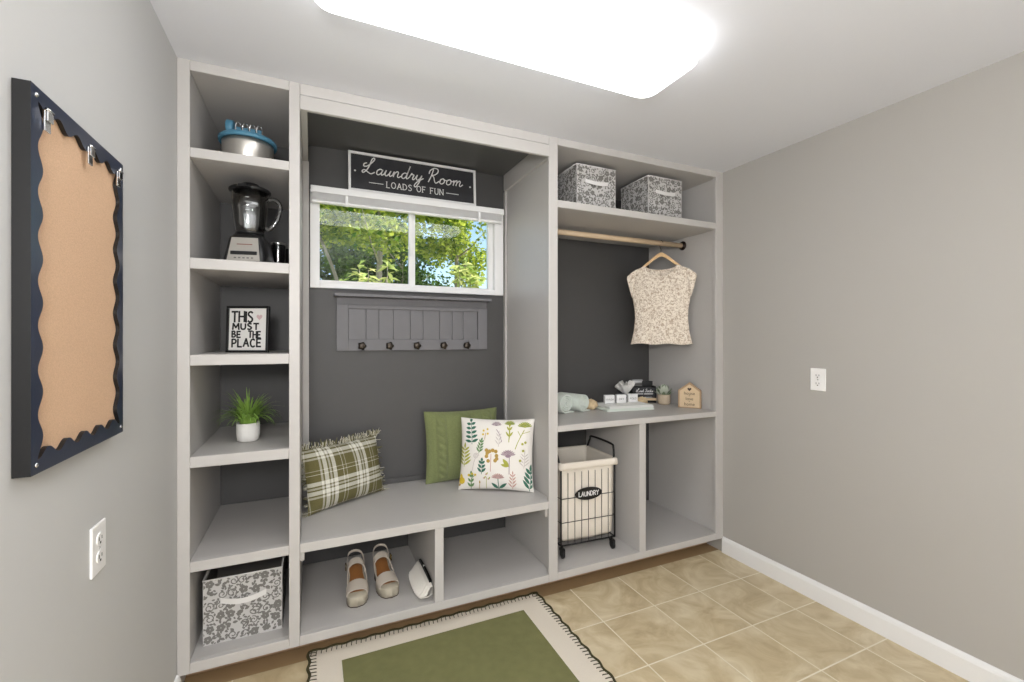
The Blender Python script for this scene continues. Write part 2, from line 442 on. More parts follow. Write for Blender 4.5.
# ------------------------------------------------------------------ window
win = bpy.data.objects.new('window_1', None); COL.objects.link(win); win['kind'] = 'structure'
f = MB()
GX0, GX1, GX2, GX3 = .040, .531, .574, 1.050
GZ0, GZ1 = 1.698, 2.140
f.box(WX0, GX0, .622, .70, WZ0, WZ1); f.box(1.082, WX1, .622, .70, WZ0, WZ1)
f.box(GX0, 1.082, .622, .70, WZ0, GZ0 - .012); f.box(GX0, 1.082, .622, .70, GZ1 + .012, WZ1)
o = f.build('window_frame', M['vinyl'], win, bevel=.003)
# two sashes
def sash(x0, x1, y0, y1, t0, t1):
    s = MB()
    s.box(x0 - t0, x0, y0, y1, GZ0 - .012, GZ1 + .012); s.box(x1, x1 + t1, y0, y1, GZ0 - .012, GZ1 + .012)
    s.box(x0, x1, y0, y1, GZ0 - .012, GZ0); s.box(x0, x1, y0, y1, GZ1, GZ1 + .012)
    so = s.build('window_sash', M['vinyl'], win, bevel=.002)
    MB().box(x0, x1, (y0 + y1) / 2 - .002, (y0 + y1) / 2 + .002, GZ0, GZ1).build('glass_pane', M['pane'], so)
    return so
sa = sash(GX0, GX1, .628, .655, 0, .022)
sb = sash(GX2, GX3, .657, .690, .024, .032)
MB().box(GX1 + .004, GX1 + .018, .618, .628, 1.87, 1.94).build('window_latch', M['vinyl'], win, bevel=.003)

# mini blind, fully raised under a valance
bl = thing('window_blind', 'white mini blind drawn fully up along the window top below the black sign', 'window blind', (.572, .6, 2.13))
def rel(o, x0, x1, y0, y1, z0, z1):
    l = o.location
    return MB().box(x0 - l.x, x1 - l.x, y0 - l.y, y1 - l.y, z0 - l.z, z1 - l.z)
rel(bl, -.006, 1.122, .560, .572, 2.162, 2.198).build('valance', M['vinyl'], bl, bevel=.003)
rel(bl, -.002, 1.118, .574, .612, 2.168, 2.196).build('headrail', M['vinyl'], bl, bevel=.002)
st = MB()
for i in range(8):
    z = 2.128 + i * .0048
    st.box(-.57, .543, -.024, .006, z - 2.13, z + .0022 - 2.13)
st.build('slat_stack', M['vinyl'], bl)
rel(bl, -.002, 1.118, .576, .606, 2.112, 2.126).build('bottom_rail', M['vinyl'], bl, bevel=.003)
for x in (.17, .95):
    rel(bl, x, x + .014, .566, .574, 2.104, 2.165).build('ladder_tape', M['vinyl'], bl)

# ------------------------------------------------------------------ cabinets
CD = YB - .001
def cabinet(name, label, x0):
    return thing(name, label, 'built-in shelving', (x0, 0, 0))
def part(o, nm, boxes, m='cab', bev=.0025):
    mb = MB(); l = o.location
    for b in boxes: mb.box(b[0] - l.x, b[1] - l.x, b[2] - l.y, b[3] - l.y, b[4] - l.z, b[5] - l.z)
    return mb.build(nm, M[m], o, bevel=bev)
lt = cabinet('shelf_tower', 'tall narrow grey open shelf tower against the left wall, with the blender and potted grass', -.25)
E1 = .0004
part(lt, 'side_panel', [(XL + E1, -.428, .02, CD, .0885, H - E1)])
part(lt, 'side_panel', [(-.083, -.0655, .02, CD, .0885, H - E1)])
part(lt, 'face_frame', [(XL + E1, -.4255, 0, .02, .0885, H - E1), (-.086, -.0455, 0, .02, .0885, H - E1), (-.4255, -.086, 0, .02, 2.400, H - E1)])
for z0, z1 in ((2.068, 2.106), (1.641, 1.683), (1.268, 1.310), (.875, .918), (.475, .515)):
    part(lt, 'shelf', [(-.4255, -.086, .0005, .02, z0, z1), (-.4278, -.0832, .02, CD, z0, z1)])
part(lt, 'bottom_panel', [(-.4255, -.086, .0005, .02, .0885, .1287), (-.4278, -.0832, .02, CD, .0885, .1287)])
part(lt, 'top_panel', [(-.4278, -.0832, .02, CD, 2.402, H - E1)])
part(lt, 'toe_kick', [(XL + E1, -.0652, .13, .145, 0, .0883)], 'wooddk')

mc = cabinet('bench_alcove', 'grey built-in bench alcove under the window with two shoe cubbies', .55)
part(mc, 'side_panel', [(-.0648, -.0455, .02, CD, .0885, H - E1)])
part(mc, 'side_panel', [(1.165, 1.1825, .02, CD, .0885, H - E1)])
part(mc, 'bench_seat', [(-.045, 1.1375, .0005, .02, .475, .515), (-.045, 1.1645, .02, CD, .475, .515)])
part(mc, 'bottom_panel', [(-.045, 1.1375, .0005, .02, .0885, .1287), (-.045, 1.1645, .02, CD, .0885, .1287)])
part(mc, 'divider', [(.528, .571, .001, CD, .129, .4748)])
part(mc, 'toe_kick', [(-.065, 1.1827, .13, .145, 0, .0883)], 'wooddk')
part(mc, 'header', [(-.045, 1.1375, -.004, .016, 2.330, 2.3895), (-.045, 1.1375, .0, .02, 2.3925, H - E1)])
part(mc, 'cleat', [(-.045, -.018, .0205, .625, 2.335, H - E1)])
part(mc, 'cleat', [(1.145, 1.1645, .0205, .625, 2.335, H - E1)])
part(mc, 'corner_strip', [(-.045, -.014, .6, CD, .5155, 2.3345)])
part(mc, 'corner_strip', [(1.152, 1.1645, .612, CD, .5155, 2.3345)])
part(mc, 'cleat', [(-.045, -.028, .012, .5, .437, .4748)])
part(mc, 'cleat', [(1.122, 1.1372, .012, .5, .432, .4748), (1.137, 1.1645, .021, .5, .432, .4748)])
part(mc, 'back_cleat', [(-.013, 1.151, .632, CD, .5155, .545)], 'dark')

rt = cabinet('closet_unit', 'grey open closet unit on the right with hanging rod, counter and laundry cubby', 1.78)
part(rt, 'side_panel', [(1.183, 1.2, .02, CD, .0885, H - E1)])
part(rt, 'side_panel', [(2.370, XR - E1, .02, CD, .0885, H - E1)])
part(rt, 'face_frame', [(1.138, 1.192, 0, .02, .0885, H - E1), (2.350, XR - E1, 0, .02, .0885, H - E1), (1.192, 2.35, 0, .02, 2.400, H - E1)])
for z0, z1, nm in ((2.071, 2.110, 'shelf'), (.875, .908, 'counter')):
    part(rt, nm, [(1.192, 2.350, .0005, .02, z0, z1), (1.2002, 2.3698, .02, CD, z0, z1)])
part(rt, 'bottom_panel', [(1.192, 2.350, .0005, .02, .0885, .1287), (1.2002, 2.3698, .02, CD, .0885, .1287)])
part(rt, 'top_panel', [(1.2002, 2.3698, .02, CD, 2.402, H - E1)])
part(rt, 'divider', [(1.739, 1.786, .001, CD - .09, .129, .8748)])
part(rt, 'toe_kick', [(1.183, XR - E1, .13, .145, 0, .0883)], 'wooddk')
part(rt, 'cleat', [(2.352, 2.3698, .30, .62, 2.25, 2.268)])

# ------------------------------------------------------------------ ceiling light
cl = thing('ceiling_light', 'long white wraparound ceiling light with rounded corners', 'ceiling light', (.643, -.735, H))
def rrect(hx, hy, r, n=8):
    out = []
    for cx, cy, a in ((hx - r, hy - r, 0), (-hx + r, hy - r, 90), (-hx + r, -hy + r, 180), (hx - r, -hy + r, 270)):
        out += [(cx + r * math.cos(R(a + 90 * k / n)), cy + r * math.sin(R(a + 90 * k / n))) for k in range(n + 1)]
    return out
mb = MB(); rings = []
for hx, hy, r, z in ((.600, .115, .05, -.006), (.628, .143, .055, -.026), (.643, .154, .06, -.052), (.640, .151, .058, -.068), (.605, .12, .05, -.081), (.3, .02, .01, -.086)):
    rings.append([(x, y, z) for x, y in rrect(hx, hy, r)])
mb.grid(rings, closev=True); n_ = len(rings[0]); mb.add(rings[-1], [tuple(range(n_))], 0, True)
mb.build('diffuser', M['diffuser'], cl)
MB().prism(rrect(.595, .11, .05), -.0005, -.014, axis='z').build('base_pan', M['trimw'], cl)

# ------------------------------------------------------------------ bulletin board
bb = thing('bulletin_board', 'cork bulletin board in a black scalloped frame hung on the left wall', 'bulletin board', (XL, -.815, 1.475), PI / 2)
# local: x -> along +Y world is x (rot 90: local x -> +Y, local y -> -X); facing +X is local -y
BW, BH, BT = .2055, .341, .0255
def scallop(hw, hh, amp, nx, nz, per=14):
    pts = []
    nb = [(hw, -hh, hw, hh, nz), (hw, hh, -hw, hh, nx), (-hw, hh, -hw, -hh, nz), (-hw, -hh, hw, -hh, nx)]
    for x0, z0, x1, z1, n in nb:
        L = n * per
        dx, dz = x1 - x0, z1 - z0; l = math.hypot(dx, dz); px, pz = dz / l, -dx / l
        for i in range(L):
            t = i / L
            d = amp * (.5 + .5 * math.cos(2 * PI * n * t)) * 1.0
            pts.append((x0 + dx * t - px * (amp - d) * 0 + px * (d - amp), z0 + dz * t + pz * (d - amp)))
    return pts
inner = scallop(BW - .022, BH - .024, .017, 5, 8)
mb = MB(); ni = len(inner)
outer = []
for x, z in inner:
    k = max(abs(x) / BW, abs(z) / BH); 
    ax, az = x / k, z / k
    outer.append((max(-BW, min(BW, ax)), max(-BH, min(BH, az))))
for cx in (-1, 1):
    for cz in (-1, 1):
        j = min(range(ni), key=lambda i: (outer[i][0] - cx * BW) ** 2 + (outer[i][1] - cz * BH) ** 2); outer[j] = (cx * BW, cz * BH)
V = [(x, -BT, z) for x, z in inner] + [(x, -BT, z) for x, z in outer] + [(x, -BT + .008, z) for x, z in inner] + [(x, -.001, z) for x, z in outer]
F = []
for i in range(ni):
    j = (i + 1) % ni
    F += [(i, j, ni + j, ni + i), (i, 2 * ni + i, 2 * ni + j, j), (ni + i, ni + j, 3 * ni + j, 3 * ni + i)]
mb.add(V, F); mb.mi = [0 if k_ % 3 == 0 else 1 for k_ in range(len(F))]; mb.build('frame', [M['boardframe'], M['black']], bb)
MB().box(-BW + .004, BW - .004, -BT + .008, -.002, -BH + .004, BH - .004).build('cork_panel', M['cork'], bb)
for sx in (-1, 1):
    for sz in (-1, 1):
        MB().lathe([(.0045, 0), (.0045, .001), (.003, .0025), (0, .003)], 12).build('screw', M['screw'], bb, loc=(sx * (BW - .016), -BT, sz * (BH - .016))).rotation_euler = (PI / 2, 0, 0)
c0 = None
for i, (cx, cz, lb) in enumerate(((-.160, .294, 'metal clip at the near top corner of the cork board'), (0.012, .296, 'metal clip at the middle of the cork board top edge'), (.168, .297, 'metal clip at the far top corner of the cork board'))):
    p = (XL + BT + .0005, -.815 + cx, 1.475 + cz)
    if c0 is None:
        c0 = thing('metal_clip', lb, 'clip', p, PI / 2, 'clips on the cork board')
        q = MB(); q.box(-.010, .010, -.0035, .0, -.022, .016); q.box(-.010, .010, -.0075, -.0035, -.004, .016)
        q.build('jaw', M['chrome'], c0, bevel=.001)
        MB().tube([(-.010, -.0055, .016), (.010, -.0055, .016)], .0035, 10).build('spring', M['chrome'], c0)
    else:
        copy_thing(c0, p, PI / 2, lb)

# ------------------------------------------------------------------ outlets
def outlet(loc, rz, label):
    o = thing('wall_outlet', label, 'power outlet', loc, rz, 'wall outlets')
    MB().box(-.0385, .0385, -.006, 0, -.0585, .0585).build('cover_plate', M['plate'], o, bevel=.004)
    for z in (-.021, .021):
        r = MB().prism([(x * .9, q) for x, q in arc(0, 0, .019, .015, 0, 360, 24)[:-1]], -.0078, -.005).build('receptacle', M['plate'], o, loc=(0, 0, z))
        s = MB(); s.box(-.0085, -.006, -.0083, -.007, -.003, .006); s.box(.006, .0085, -.0083, -.007, -.002, .006); s.box(-.003, .003, -.0083, -.007, -.011, -.006)
        s.build('slots', M['slot'], r)
    MB().lathe([(.003, 0), (.002, .001), (0, .0012)], 10).build('screw', M['screw'], o, loc=(0, -.006, 0)).rotation_euler = (PI / 2, 0, 0)
    return o
outlet((XL, -.690, .875), PI / 2, 'white double outlet on the left wall below the cork board')
outlet((XR, -.591, 1.158), -PI / 2, 'white double outlet on the bare right wall')

# ------------------------------------------------------------------ hook rack
hr = thing('hook_rack', 'grey beadboard hook rack with ledge and five knobs under the window', 'hook rack', (.578, YB, 1.435))
g = [.127, .188, .285, .356, .439, .539, .616, .719, .799, .871, .968, 1.030]
mb = MB(); zz = (1.303, 1.366, 1.543, 1.606)
def hx(v): return v - .578
mb.box(hx(.127), hx(.188), -.022, -.001, zz[0] - 1.435, 1.566 - 1.435); mb.box(hx(.968), hx(1.030), -.022, -.001, zz[0] - 1.435, 1.566 - 1.435); mb.box(hx(.127), hx(1.030), -.010, -.001, 1.566 - 1.435, zz[3] - 1.435)
mb.box(hx(.188), hx(.968), -.022, -.001, zz[0] - 1.435, zz[1] - 1.435); mb.box(hx(.188), hx(.968), -.022, -.001, zz[2] - 1.435, 1.566 - 1.435)
mb.build('frame', M['rackp'], hr, bevel=.0015)
mb = MB()
for a, b in zip(g[1:-2], g[2:-1]): mb.box(hx(a) + .002, hx(b) - .002, -.012, -.004, zz[1] - 1.435, zz[2] - 1.435)
mb.box(hx(.188), hx(.968), -.005, -.001, zz[1] - 1.435, zz[2] - 1.435)
mb.build('beadboard', M['rackp'], hr, bevel=.0012)
MB().box(hx(.113), hx(1.030), -.100, -.001, zz[3] - 1.435, zz[3] + .016 - 1.435).build('ledge', M['rackp'], hr, bevel=.002)
kn = None
for x in (.261, .415, .575, .739, .888):
    if kn is None:
        mb = MB()
        mb.lathe([(.016, 0), (.018, .002), (.011, .005), (.008, .009), (.008, .014), (.018, .018), (.022, .023), (.020, .029), (.010, .032), (0, .033)], 20, fn=lambda r, z, a: r * (1 + (.16 * math.cos(5 * a) if z > .015 else 0)))
        kn = mb.build('knob', M['knobm'], hr)
        kn.rotation_euler = (PI / 2, 0, 0); k2 = kn
    else:
        k2 = kn.copy(); COL.objects.link(k2); k2.parent = hr
    k2.location = (hx(x), -.022, 1.330 - 1.435)

# ------------------------------------------------------------------ lettering strokes
CAP = {  # stroke capitals on a 0..1 high cell: (width, strokes)
 'T': (.62, [[(0, 1), (.62, 1)], [(.31, 1), (.31, 0)]]), 'H': (.6, [[(0, 1), (0, 0)], [(.6, 1), (.6, 0)], [(0, .5), (.6, .5)]]),
 'I': (.0, [[(0, 1), (0, 0)]]), 'S': (.55, [catmull([(.52, .86), (.36, 1), (.12, .94), (.06, .72), (.28, .52), (.5, .32), (.42, .06), (.18, 0), (.0, .14)], 5)]),
 'M': (.8, [[(0, 0), (.06, 1), (.4, .3), (.74, 1), (.8, 0)]]), 'U': (.58, [catmull([(0, 1), (0, .35), (.1, .05), (.29, 0), (.48, .05), (.58, .35), (.58, 1)], 5)]),
 'B': (.52, [[(0, 0), (0, 1)], catmull([(0, 1), (.34, .96), (.42, .76), (.3, .56), (0, .52)], 5), catmull([(0, .52), (.38, .48), (.52, .27), (.38, .04), (0, 0)], 5)]),
 'E': (.5, [[(.5, 1), (0, 1), (0, 0), (.5, 0)], [(0, .5), (.42, .5)]]), 'P': (.5, [[(0, 0), (0, 1)], catmull([(0, 1), (.36, .97), (.5, .76), (.36, .5), (0, .46)], 5)]),
 'L': (.48, [[(0, 1), (0, 0), (.48, 0)]]), 'A': (.66, [[(0, 0), (.33, 1), (.66, 0)], [(.13, .36), (.53, .36)]]),
 'C': (.58, [catmull([(.56, .82), (.36, 1), (.12, .88), (0, .5), (.12, .12), (.36, 0), (.58, .16)], 5)]),
 'O': (.7, [arc(.35, .5, .35, .5, 0, 360, 24)]), 'D': (.62, [[(0, 0), (0, 1)], catmull([(0, 1), (.36, .95), (.6, .66), (.6, .34), (.36, .05), (0, 0)], 5)]),
 'F': (.5, [[(0, 0), (0, 1), (.5, 1)], [(0, .52), (.4, .52)]]), 'N': (.62, [[(0, 0), (0, 1), (.62, 0), (.62, 1)]]),
 'R': (.56, [[(0, 0), (0, 1)], catmull([(0, 1), (.36, .97), (.5, .76), (.36, .52), (0, .5)], 5), [(.24, .5), (.56, 0)]]),
 'Y': (.6, [[(0, 1), (.3, .5), (.6, 1)], [(.3, .5), (.3, 0)]]), ' ': (.3, []), 'W': (.85, [[(0, 1), (.2, 0), (.43, .8), (.65, 0), (.85, 1)]])}
SER = {'L': [(0, 1), (0, 0)], 'A': [(0, 0), (.66, 0)], 'D': [(0, 0), (0, 1)], 'F': [(0, 0), (0, 1)], 'U': [(0, 1), (.58, 1)], 'N': [(0, 0), (.62, 1), (0, 1)]}
def word(mb, text, x, z, h, w, gap=.2, y=0, serif=False, center=False, jit=0, wx=1.0, mi=0):
    tot = sum(CAP[c][0] + gap for c in text) - gap
    if center: x -= tot * h * wx / 2
    for c in text:
        wd, ss = CAP[c]; dz = random.uniform(-jit, jit)
        for s in ss:
            q = [(x + p[0] * h * wx, z + (p[1] + dz) * h) for p in s]
            if len(q) > 5: mb.ribbon(q, w, y, mi); continue
            for a_, b_ in zip(q, q[1:]):
                l_ = math.hypot(b_[0] - a_[0], b_[1] - a_[1]) or 1; e_ = w * .32 / l_
                d_ = ((b_[0] - a_[0]) * e_, (b_[1] - a_[1]) * e_)
                mb.ribbon([(a_[0] - d_[0], a_[1] - d_[1]), (b_[0] + d_[0], b_[1] + d_[1])], w, y, mi)
        if serif:
            for p in SER.get(c, []):
                mb.ribbon([(x + p[0] * h * wx - h * .14, z + p[1] * h), (x + p[0] * h * wx + h * .14, z + p[1] * h)], w * .7, y, mi)
        x += (wd + gap) * h * wx
    return x

# script letters: strokes with baseline 0 and x-height 1 (ascender 2.2)
SCR = {
 'L': (2.1, [[(.35, 1.75), (.0, 1.55), (.05, 1.15), (.5, 1.2), (1.0, 1.75), (1.35, 2.45), (1.2, 2.75), (.95, 2.4), (.85, 1.4), (.6, .5), (.2, .05), (.0, .3), (.3, .55), (.9, .2), (1.4, 0), (1.9, .35)]]),
 'a': (1.25, [[(.85, .85), (.5, 1.0), (.12, .7), (.12, .2), (.4, .0), (.75, .35), (.9, .95), (.8, .3), (.95, .02), (1.3, .35)]]),
 'u': (1.3, [[(0, .35), (.18, .95), (.12, .3), (.35, 0), (.7, .35), (.88, .95), (.8, .3), (.98, .02), (1.35, .35)]]),
 'n': (1.35, [[(0, .35), (.15, .95), (.18, .0), (.2, .5), (.55, 1.0), (.8, .85), (.78, .25), (.98, .02), (1.38, .35)]]),
 'd': (1.3, [[(.85, .8), (.5, 1.0), (.12, .7), (.12, .2), (.4, .0), (.78, .45), (1.02, 2.3), (.85, .5), (.98, .02), (1.35, .4)]]),
 'r': (1.0, [[(0, .35), (.25, 1.12), (.3, .9), (.65, .85), (.55, .3), (.68, .02), (1.02, .35)]]),
 'y': (1.3, [[(0, .4), (.2, .95), (.15, .35), (.4, .05), (.75, .4), (.92, .95), (.75, -.3), (.4, -1.15), (.12, -.95), (.4, -.3), (1.3, .5)]]),
 'R': (2.0, [[(.55, 2.4), (.45, 1.2), (.2, .0)], [(.0, 1.5), (.05, 2.1), (.6, 2.6), (1.25, 2.5), (1.35, 1.9), (.9, 1.4), (.5, 1.3), (.9, 1.0), (1.2, .3), (1.5, 0), (1.95, .4)]]),
 'o': (1.15, [[(.55, 1.0), (.15, .75), (.12, .2), (.45, 0), (.8, .3), (.78, .8), (.5, 1.0), (.75, .75), (1.18, .75)]]),
 'm': (1.9, [[(0, .6), (.15, .95), (.18, .0), (.2, .5), (.5, 1.0), (.68, .8), (.66, 0), (.7, .5), (1.05, 1.0), (1.25, .8), (1.22, .25), (1.42, .02), (1.8, .4)]]),
 's': (.9, [[(0, .2), (.4, 1.0), (.6, .5), (.5, .05), (.1, .05), (.9, .35)]]), 'S': (1.4, [[(1.1, 2.0), (.8, 2.4), (.4, 2.0), (.7, 1.3), (.9, .6), (.5, 0), (.0, .3)]]),
 't': (.8, [[(.35, 2.0), (.2, .3), (.4, .02), (.8, .4)], [(0, 1.3), (.7, 1.35)]]), 'c': (1.0, [[(.75, .8), (.45, 1.0), (.12, .6), (.25, .05), (.6, .05), (1.0, .4)]]),
 'k': (1.1, [[(.1, 2.2), (.1, 0)], [(.7, 1.0), (.15, .5), (.6, .05), (1.05, .35)]]), ' ': (.7, [])}
def script(mb, text, x, z, h, w, y=0, slant=.25, mi=0):
    for c in text:
        wd, ss = SCR[c]
        for s in ss:
            pts = catmull([(x + (p[0] + slant * p[1]) * h, z + p[1] * h) for p in s], 5)
            mb.ribbon(pts, w, y, mi)
        x += wd * h
    return x
def script_w(text): return sum(SCR[c][0] for c in text)

# ------------------------------------------------------------------ laundry room sign
sg = thing('wall_sign', 'black Laundry Room sign with white frame standing on the blind above the window', 'sign', (.5615, .584, 2.199), rot=(R(-3.5), 0, 0))
SW, SH = .376, .228
mb = MB(); t = .014
mb.box(-SW, SW, -.012, .004, 0, t); mb.box(-SW, SW, -.012, .004, SH - t, SH); mb.box(-SW, -SW + t, -.012, .004, t, SH - t); mb.box(SW - t, SW, -.012, .004, t, SH - t)
mb.build('frame', M['signw'], sg, bevel=.0015)
MB().box(-SW + t, SW - t, -.004, .003, t, SH - t).build('panel', M['signbk'], sg)
mb = MB(); yl = -.0046
hh = .031; tw = script_w('Laundry Room') * hh * .90
s1 = MB(); script(s1, 'Laundry Room', 0, 0, 1.0, .17)
xs = [v[0] for v in s1.v]; k = .600 / (max(xs) - min(xs))
for v, fc in ((s1.v, s1.f),):
    mb.add([(-.305 + (p[0] - min(xs)) * k, yl, .112 + p[2] * .0345) for p in v], fc)
mb.build('script_lettering', M['cream_ink'], sg, recalc=False); mb = MB()
word(mb, 'LOADS OF FUN', .0, .044, .034, .0042, .30, yl, serif=True, center=True)
mb.build('lettering', M['cream_ink'], sg, recalc=False); mb = MB()
for xa, xb in ((-.265, -.185), (.185, .265)): MB().ribbon([(xa, .060), (xb, .060)], .0035, yl).build('printed_rule', M['cream_ink'], sg, recalc=False)
for x in (-.34, .34): MB().poly(arc(x, .118, .005, .005, 0, 360, 10)[:-1], yl).build('printed_dot', M['cream_ink'], sg, recalc=False)

# ------------------------------------------------------------------ printed floral bins
def floral(mb, x0, z0, x1, z1, fn0, seed, mi, nrm):
    rnd = random.Random(seed); lay = [0]
    def fn(x, z):
        p = fn0(x, z); e = .00002 * (lay[0] % 40)
        return (p[0] + nrm[0] * e, p[1] + nrm[1] * e, p[2])
    W, Hh = x1 - x0, z1 - z0
    inside = lambda x, z: x0 + .002 < x < x1 - .002 and z0 + .002 < z < z1 - .002
    cl_ = lambda pts: [(min(max(p[0], x0 + .002), x1 - .002), min(max(p[1], z0 + .002), z1 - .002)) for p in pts]
    def flower(cx, cz, r):
        n = 5; off = rnd.random() * 6
        for k in range(n):
            lay[0] += 1
            a = off + 2 * PI * k / n
            pts = [(cx + r * .55 * math.cos(a) + r * .46 * math.cos(b), cz + r * .55 * math.sin(a) + r * .46 * math.sin(b)) for b in [2 * PI * i / 8 for i in range(8)]]
            if any(inside(*p) for p in pts): mb.poly(cl_(pts), mi=mi, fn=fn)
    def leaf(cx, cz, a, l, w):
        lay[0] += 1; ca, sa = math.cos(a), math.sin(a)
        prof = [(0, 0), (.2, .35), (.45, .5), (.75, .33), (1, 0), (.75, -.33), (.45, -.5), (.2, -.35)]
        pts = [(cx + (u * l) * ca - v * w * sa, cz + u * l * sa + v * w * ca) for u, v in prof]
        if any(inside(*p) for p in pts): mb.poly(cl_(pts), mi=mi, fn=fn)
    def curl(cx, cz, r, a0, d, turns=1.35):
        lay[0] += 1; pts = []
        for i in range(22):
            t = i / 21; a = a0 + d * t * turns * 2 * PI; q = r * (1 - .8 * t)
            pts.append((cx + q * math.cos(a), cz + q * math.sin(a)))
        run = []
        for p in pts:
            if inside(*p): run.append(p)
            else:
                if len(run) > 2: mb.ribbon(run, .0042, mi=mi, fn=fn)
                run = []
        if len(run) > 2: mb.ribbon(run, .0042, mi=mi, fn=fn)
    cell = .042
    nx = int(W / cell + .5); nz = int(Hh / cell + .5)
    for i in range(nx):
        for j in range(nz):
            cx = x0 + (i + .5 + rnd.uniform(-.15, .15)) * W / nx; cz = z0 + (j + .5 + rnd.uniform(-.15, .15)) * Hh / nz
            kd = (i * 2 + j * 3) % 5
            if kd in (0, 3):
                r = rnd.uniform(.014, .019); flower(cx, cz, r)
                for q in range(3): 
                    a = rnd.random() * 6.28; leaf(cx + r * math.cos(a), cz + r * math.sin(a), a, .016, .009)
            elif kd in (1, 4):
                d = rnd.choice((-1, 1)); curl(cx, cz, rnd.uniform(.015, .021), rnd.random() * 6.28, d)
                for q in range(4):
                    a = rnd.random() * 6.28; leaf(cx + .02 * math.cos(a), cz + .02 * math.sin(a), a + 1.2, .014, .008)
            else:
                for q in range(4):
                    a = rnd.random() * 6.28; leaf(cx + .003 * math.cos(a), cz + .003 * math.sin(a), a, rnd.uniform(.018, .024), .012)
    for q in range(int(W * Hh / .00030)):
        x, z = rnd.uniform(x0, x1), rnd.uniform(z0, z1); leaf(x, z, rnd.random() * 6.28, .013, .0075)

def make_bin(w, d, h, loc, label, seed, pull=(-.5, .3)):
    o = thing('storage_bin', label, 'storage bin', loc, 0, 'floral fabric storage bins')
    t = .005; mb = MB(); hw, hd = w / 2, d / 2
    mb.box(-hw, hw, -hd, -hd + t, 0, h); mb.box(-hw, hw, hd - t, hd, 0, h)
    mb.box(-hw, -hw + t, -hd + t, hd - t, 0, h); mb.box(hw - t, hw, -hd + t, hd - t, 0, h); mb.box(-hw + t, hw - t, -hd + t, hd - t, 0, t)
    floral(mb, -hw, .0, hw, h, lambda x, z: (x, -hd - .0006, z), seed, 1, (0, -1))
    floral(mb, -hd, .0, hd, h, lambda x, z: (-hw - .0006, -x, z), seed + 1, 1, (-1, 0))
    floral(mb, -hd, .0, hd, h, lambda x, z: (hw + .0006, x, z), seed + 2, 1, (1, 0))
    mb.build('body', [M['binc'], M['binp']], o, recalc=False)
    ln = MB(); e = .0008
    ln.box(-hw + t, hw - t, -hd + t, -hd + t + e, t, h - .012); ln.box(-hw + t, hw - t, hd - t - e, hd - t, t, h - .012)
    ln.box(-hw + t, -hw + t + e, -hd + t, hd - t, t, h - .012); ln.box(hw - t - e, hw - t, -hd + t, hd - t, t, h - .012); ln.box(-hw + t, hw - t, -hd + t, hd - t, t, t + e)
    ln.build('lining', M['binin'], o)
    hb = MB(); n = 14; pts = []
    for i in range(n + 1):
        u = i / n; x = -w * .29 + w * .58 * u; b = math.sin(PI * u); sag = -.012 * b
        pts.append([(x, -hd - .001 - .014 * b, h * .66 + sag - .011), (x, -hd - .001 - .014 * b - .002, h * .66 + sag - .011), (x, -hd - .001 - .014 * b - .002, h * .66 + sag + .011), (x, -hd - .001 - .014 * b, h * .66 + sag + .011)])
    hb.grid(pts, closev=True, smooth=False); hb.build('handle', M['strap'], o)
    ed = MB(); ed.tube([(-hw, -hd, h), (hw, -hd, h), (hw, hd, h), (-hw, hd, h)], .003, 6, closed=True); ed.build('piping', M['strap'], o)
    return o
make_bin(.285, .275, .263, (-.258, .228, .1292), 'grey floral fabric bin on the bottom shelf of the left tower', 3)
make_bin(.272, .265, .266, (1.522, .252, 2.1105), 'grey floral fabric bin on the top closet shelf, nearer the window alcove', 11)
make_bin(.270, .265, .266, (2.023, .230, 2.1105), 'grey floral fabric bin on the top closet shelf, nearer the right wall', 23)

# ------------------------------------------------------------------ canister with blue lid
cn = thing('steel_canister', 'round stainless canister with a blue lid on the top left shelf', 'canister', (-.255, .21, 2.1065))
mb = MB(); mb.lathe([(0, 0), (.092, 0), (.096, .004), (.099, .10), (.100, .118), (.095, .118), (.092, .008), (0, .008)], 48); mb.build('body', M['steel'], cn)
mb = MB(); mb.lathe([(0, .121), (.104, .119), (.111, .116), (.113, .122), (.113, .133), (.108, .138), (.09, .138), (.085, .133), (0, .133)], 48); mb.build('lid', M['blue'], cn)
wh = thing('beater_set', 'blue-handled wire beaters lying on the blue canister lid', 'kitchen beaters', (-.262, .17, 2.2405))
mb = MB(); mb.tube([(-.066, .01, .0345), (-.040, .005, .0345)], [.034, .031], 14); mb.box(-.036, .062, -.004, .022, .001, .042); mb.build('handle', M['blue'], wh, bevel=.004)
for k in range(4):
    x = -.022 + k * .026
    mb = MB(); mb.tube([(x + .014 * math.cos(a) * .8, -.022 + .006 * math.sin(2 * a), .027 + .025 * math.sin(a)) for a in [2 * PI * i / 20 for i in range(20)]], .0021, 6, closed=True)
    mb.build('wire_loop', M['chrome'], wh)
bo = thing('plastic_bowl', 'small dark blue plastic bowl behind the steel canister', 'bowl', (-.150, .44, 2.1065))
MB().lathe([(0, 0), (.032, 0), (.036, .004), (.052, .050), (.054, .054), (.050, .053), (.034, .006), (0, .006)], 28).build('bowl', M['navy'], bo)

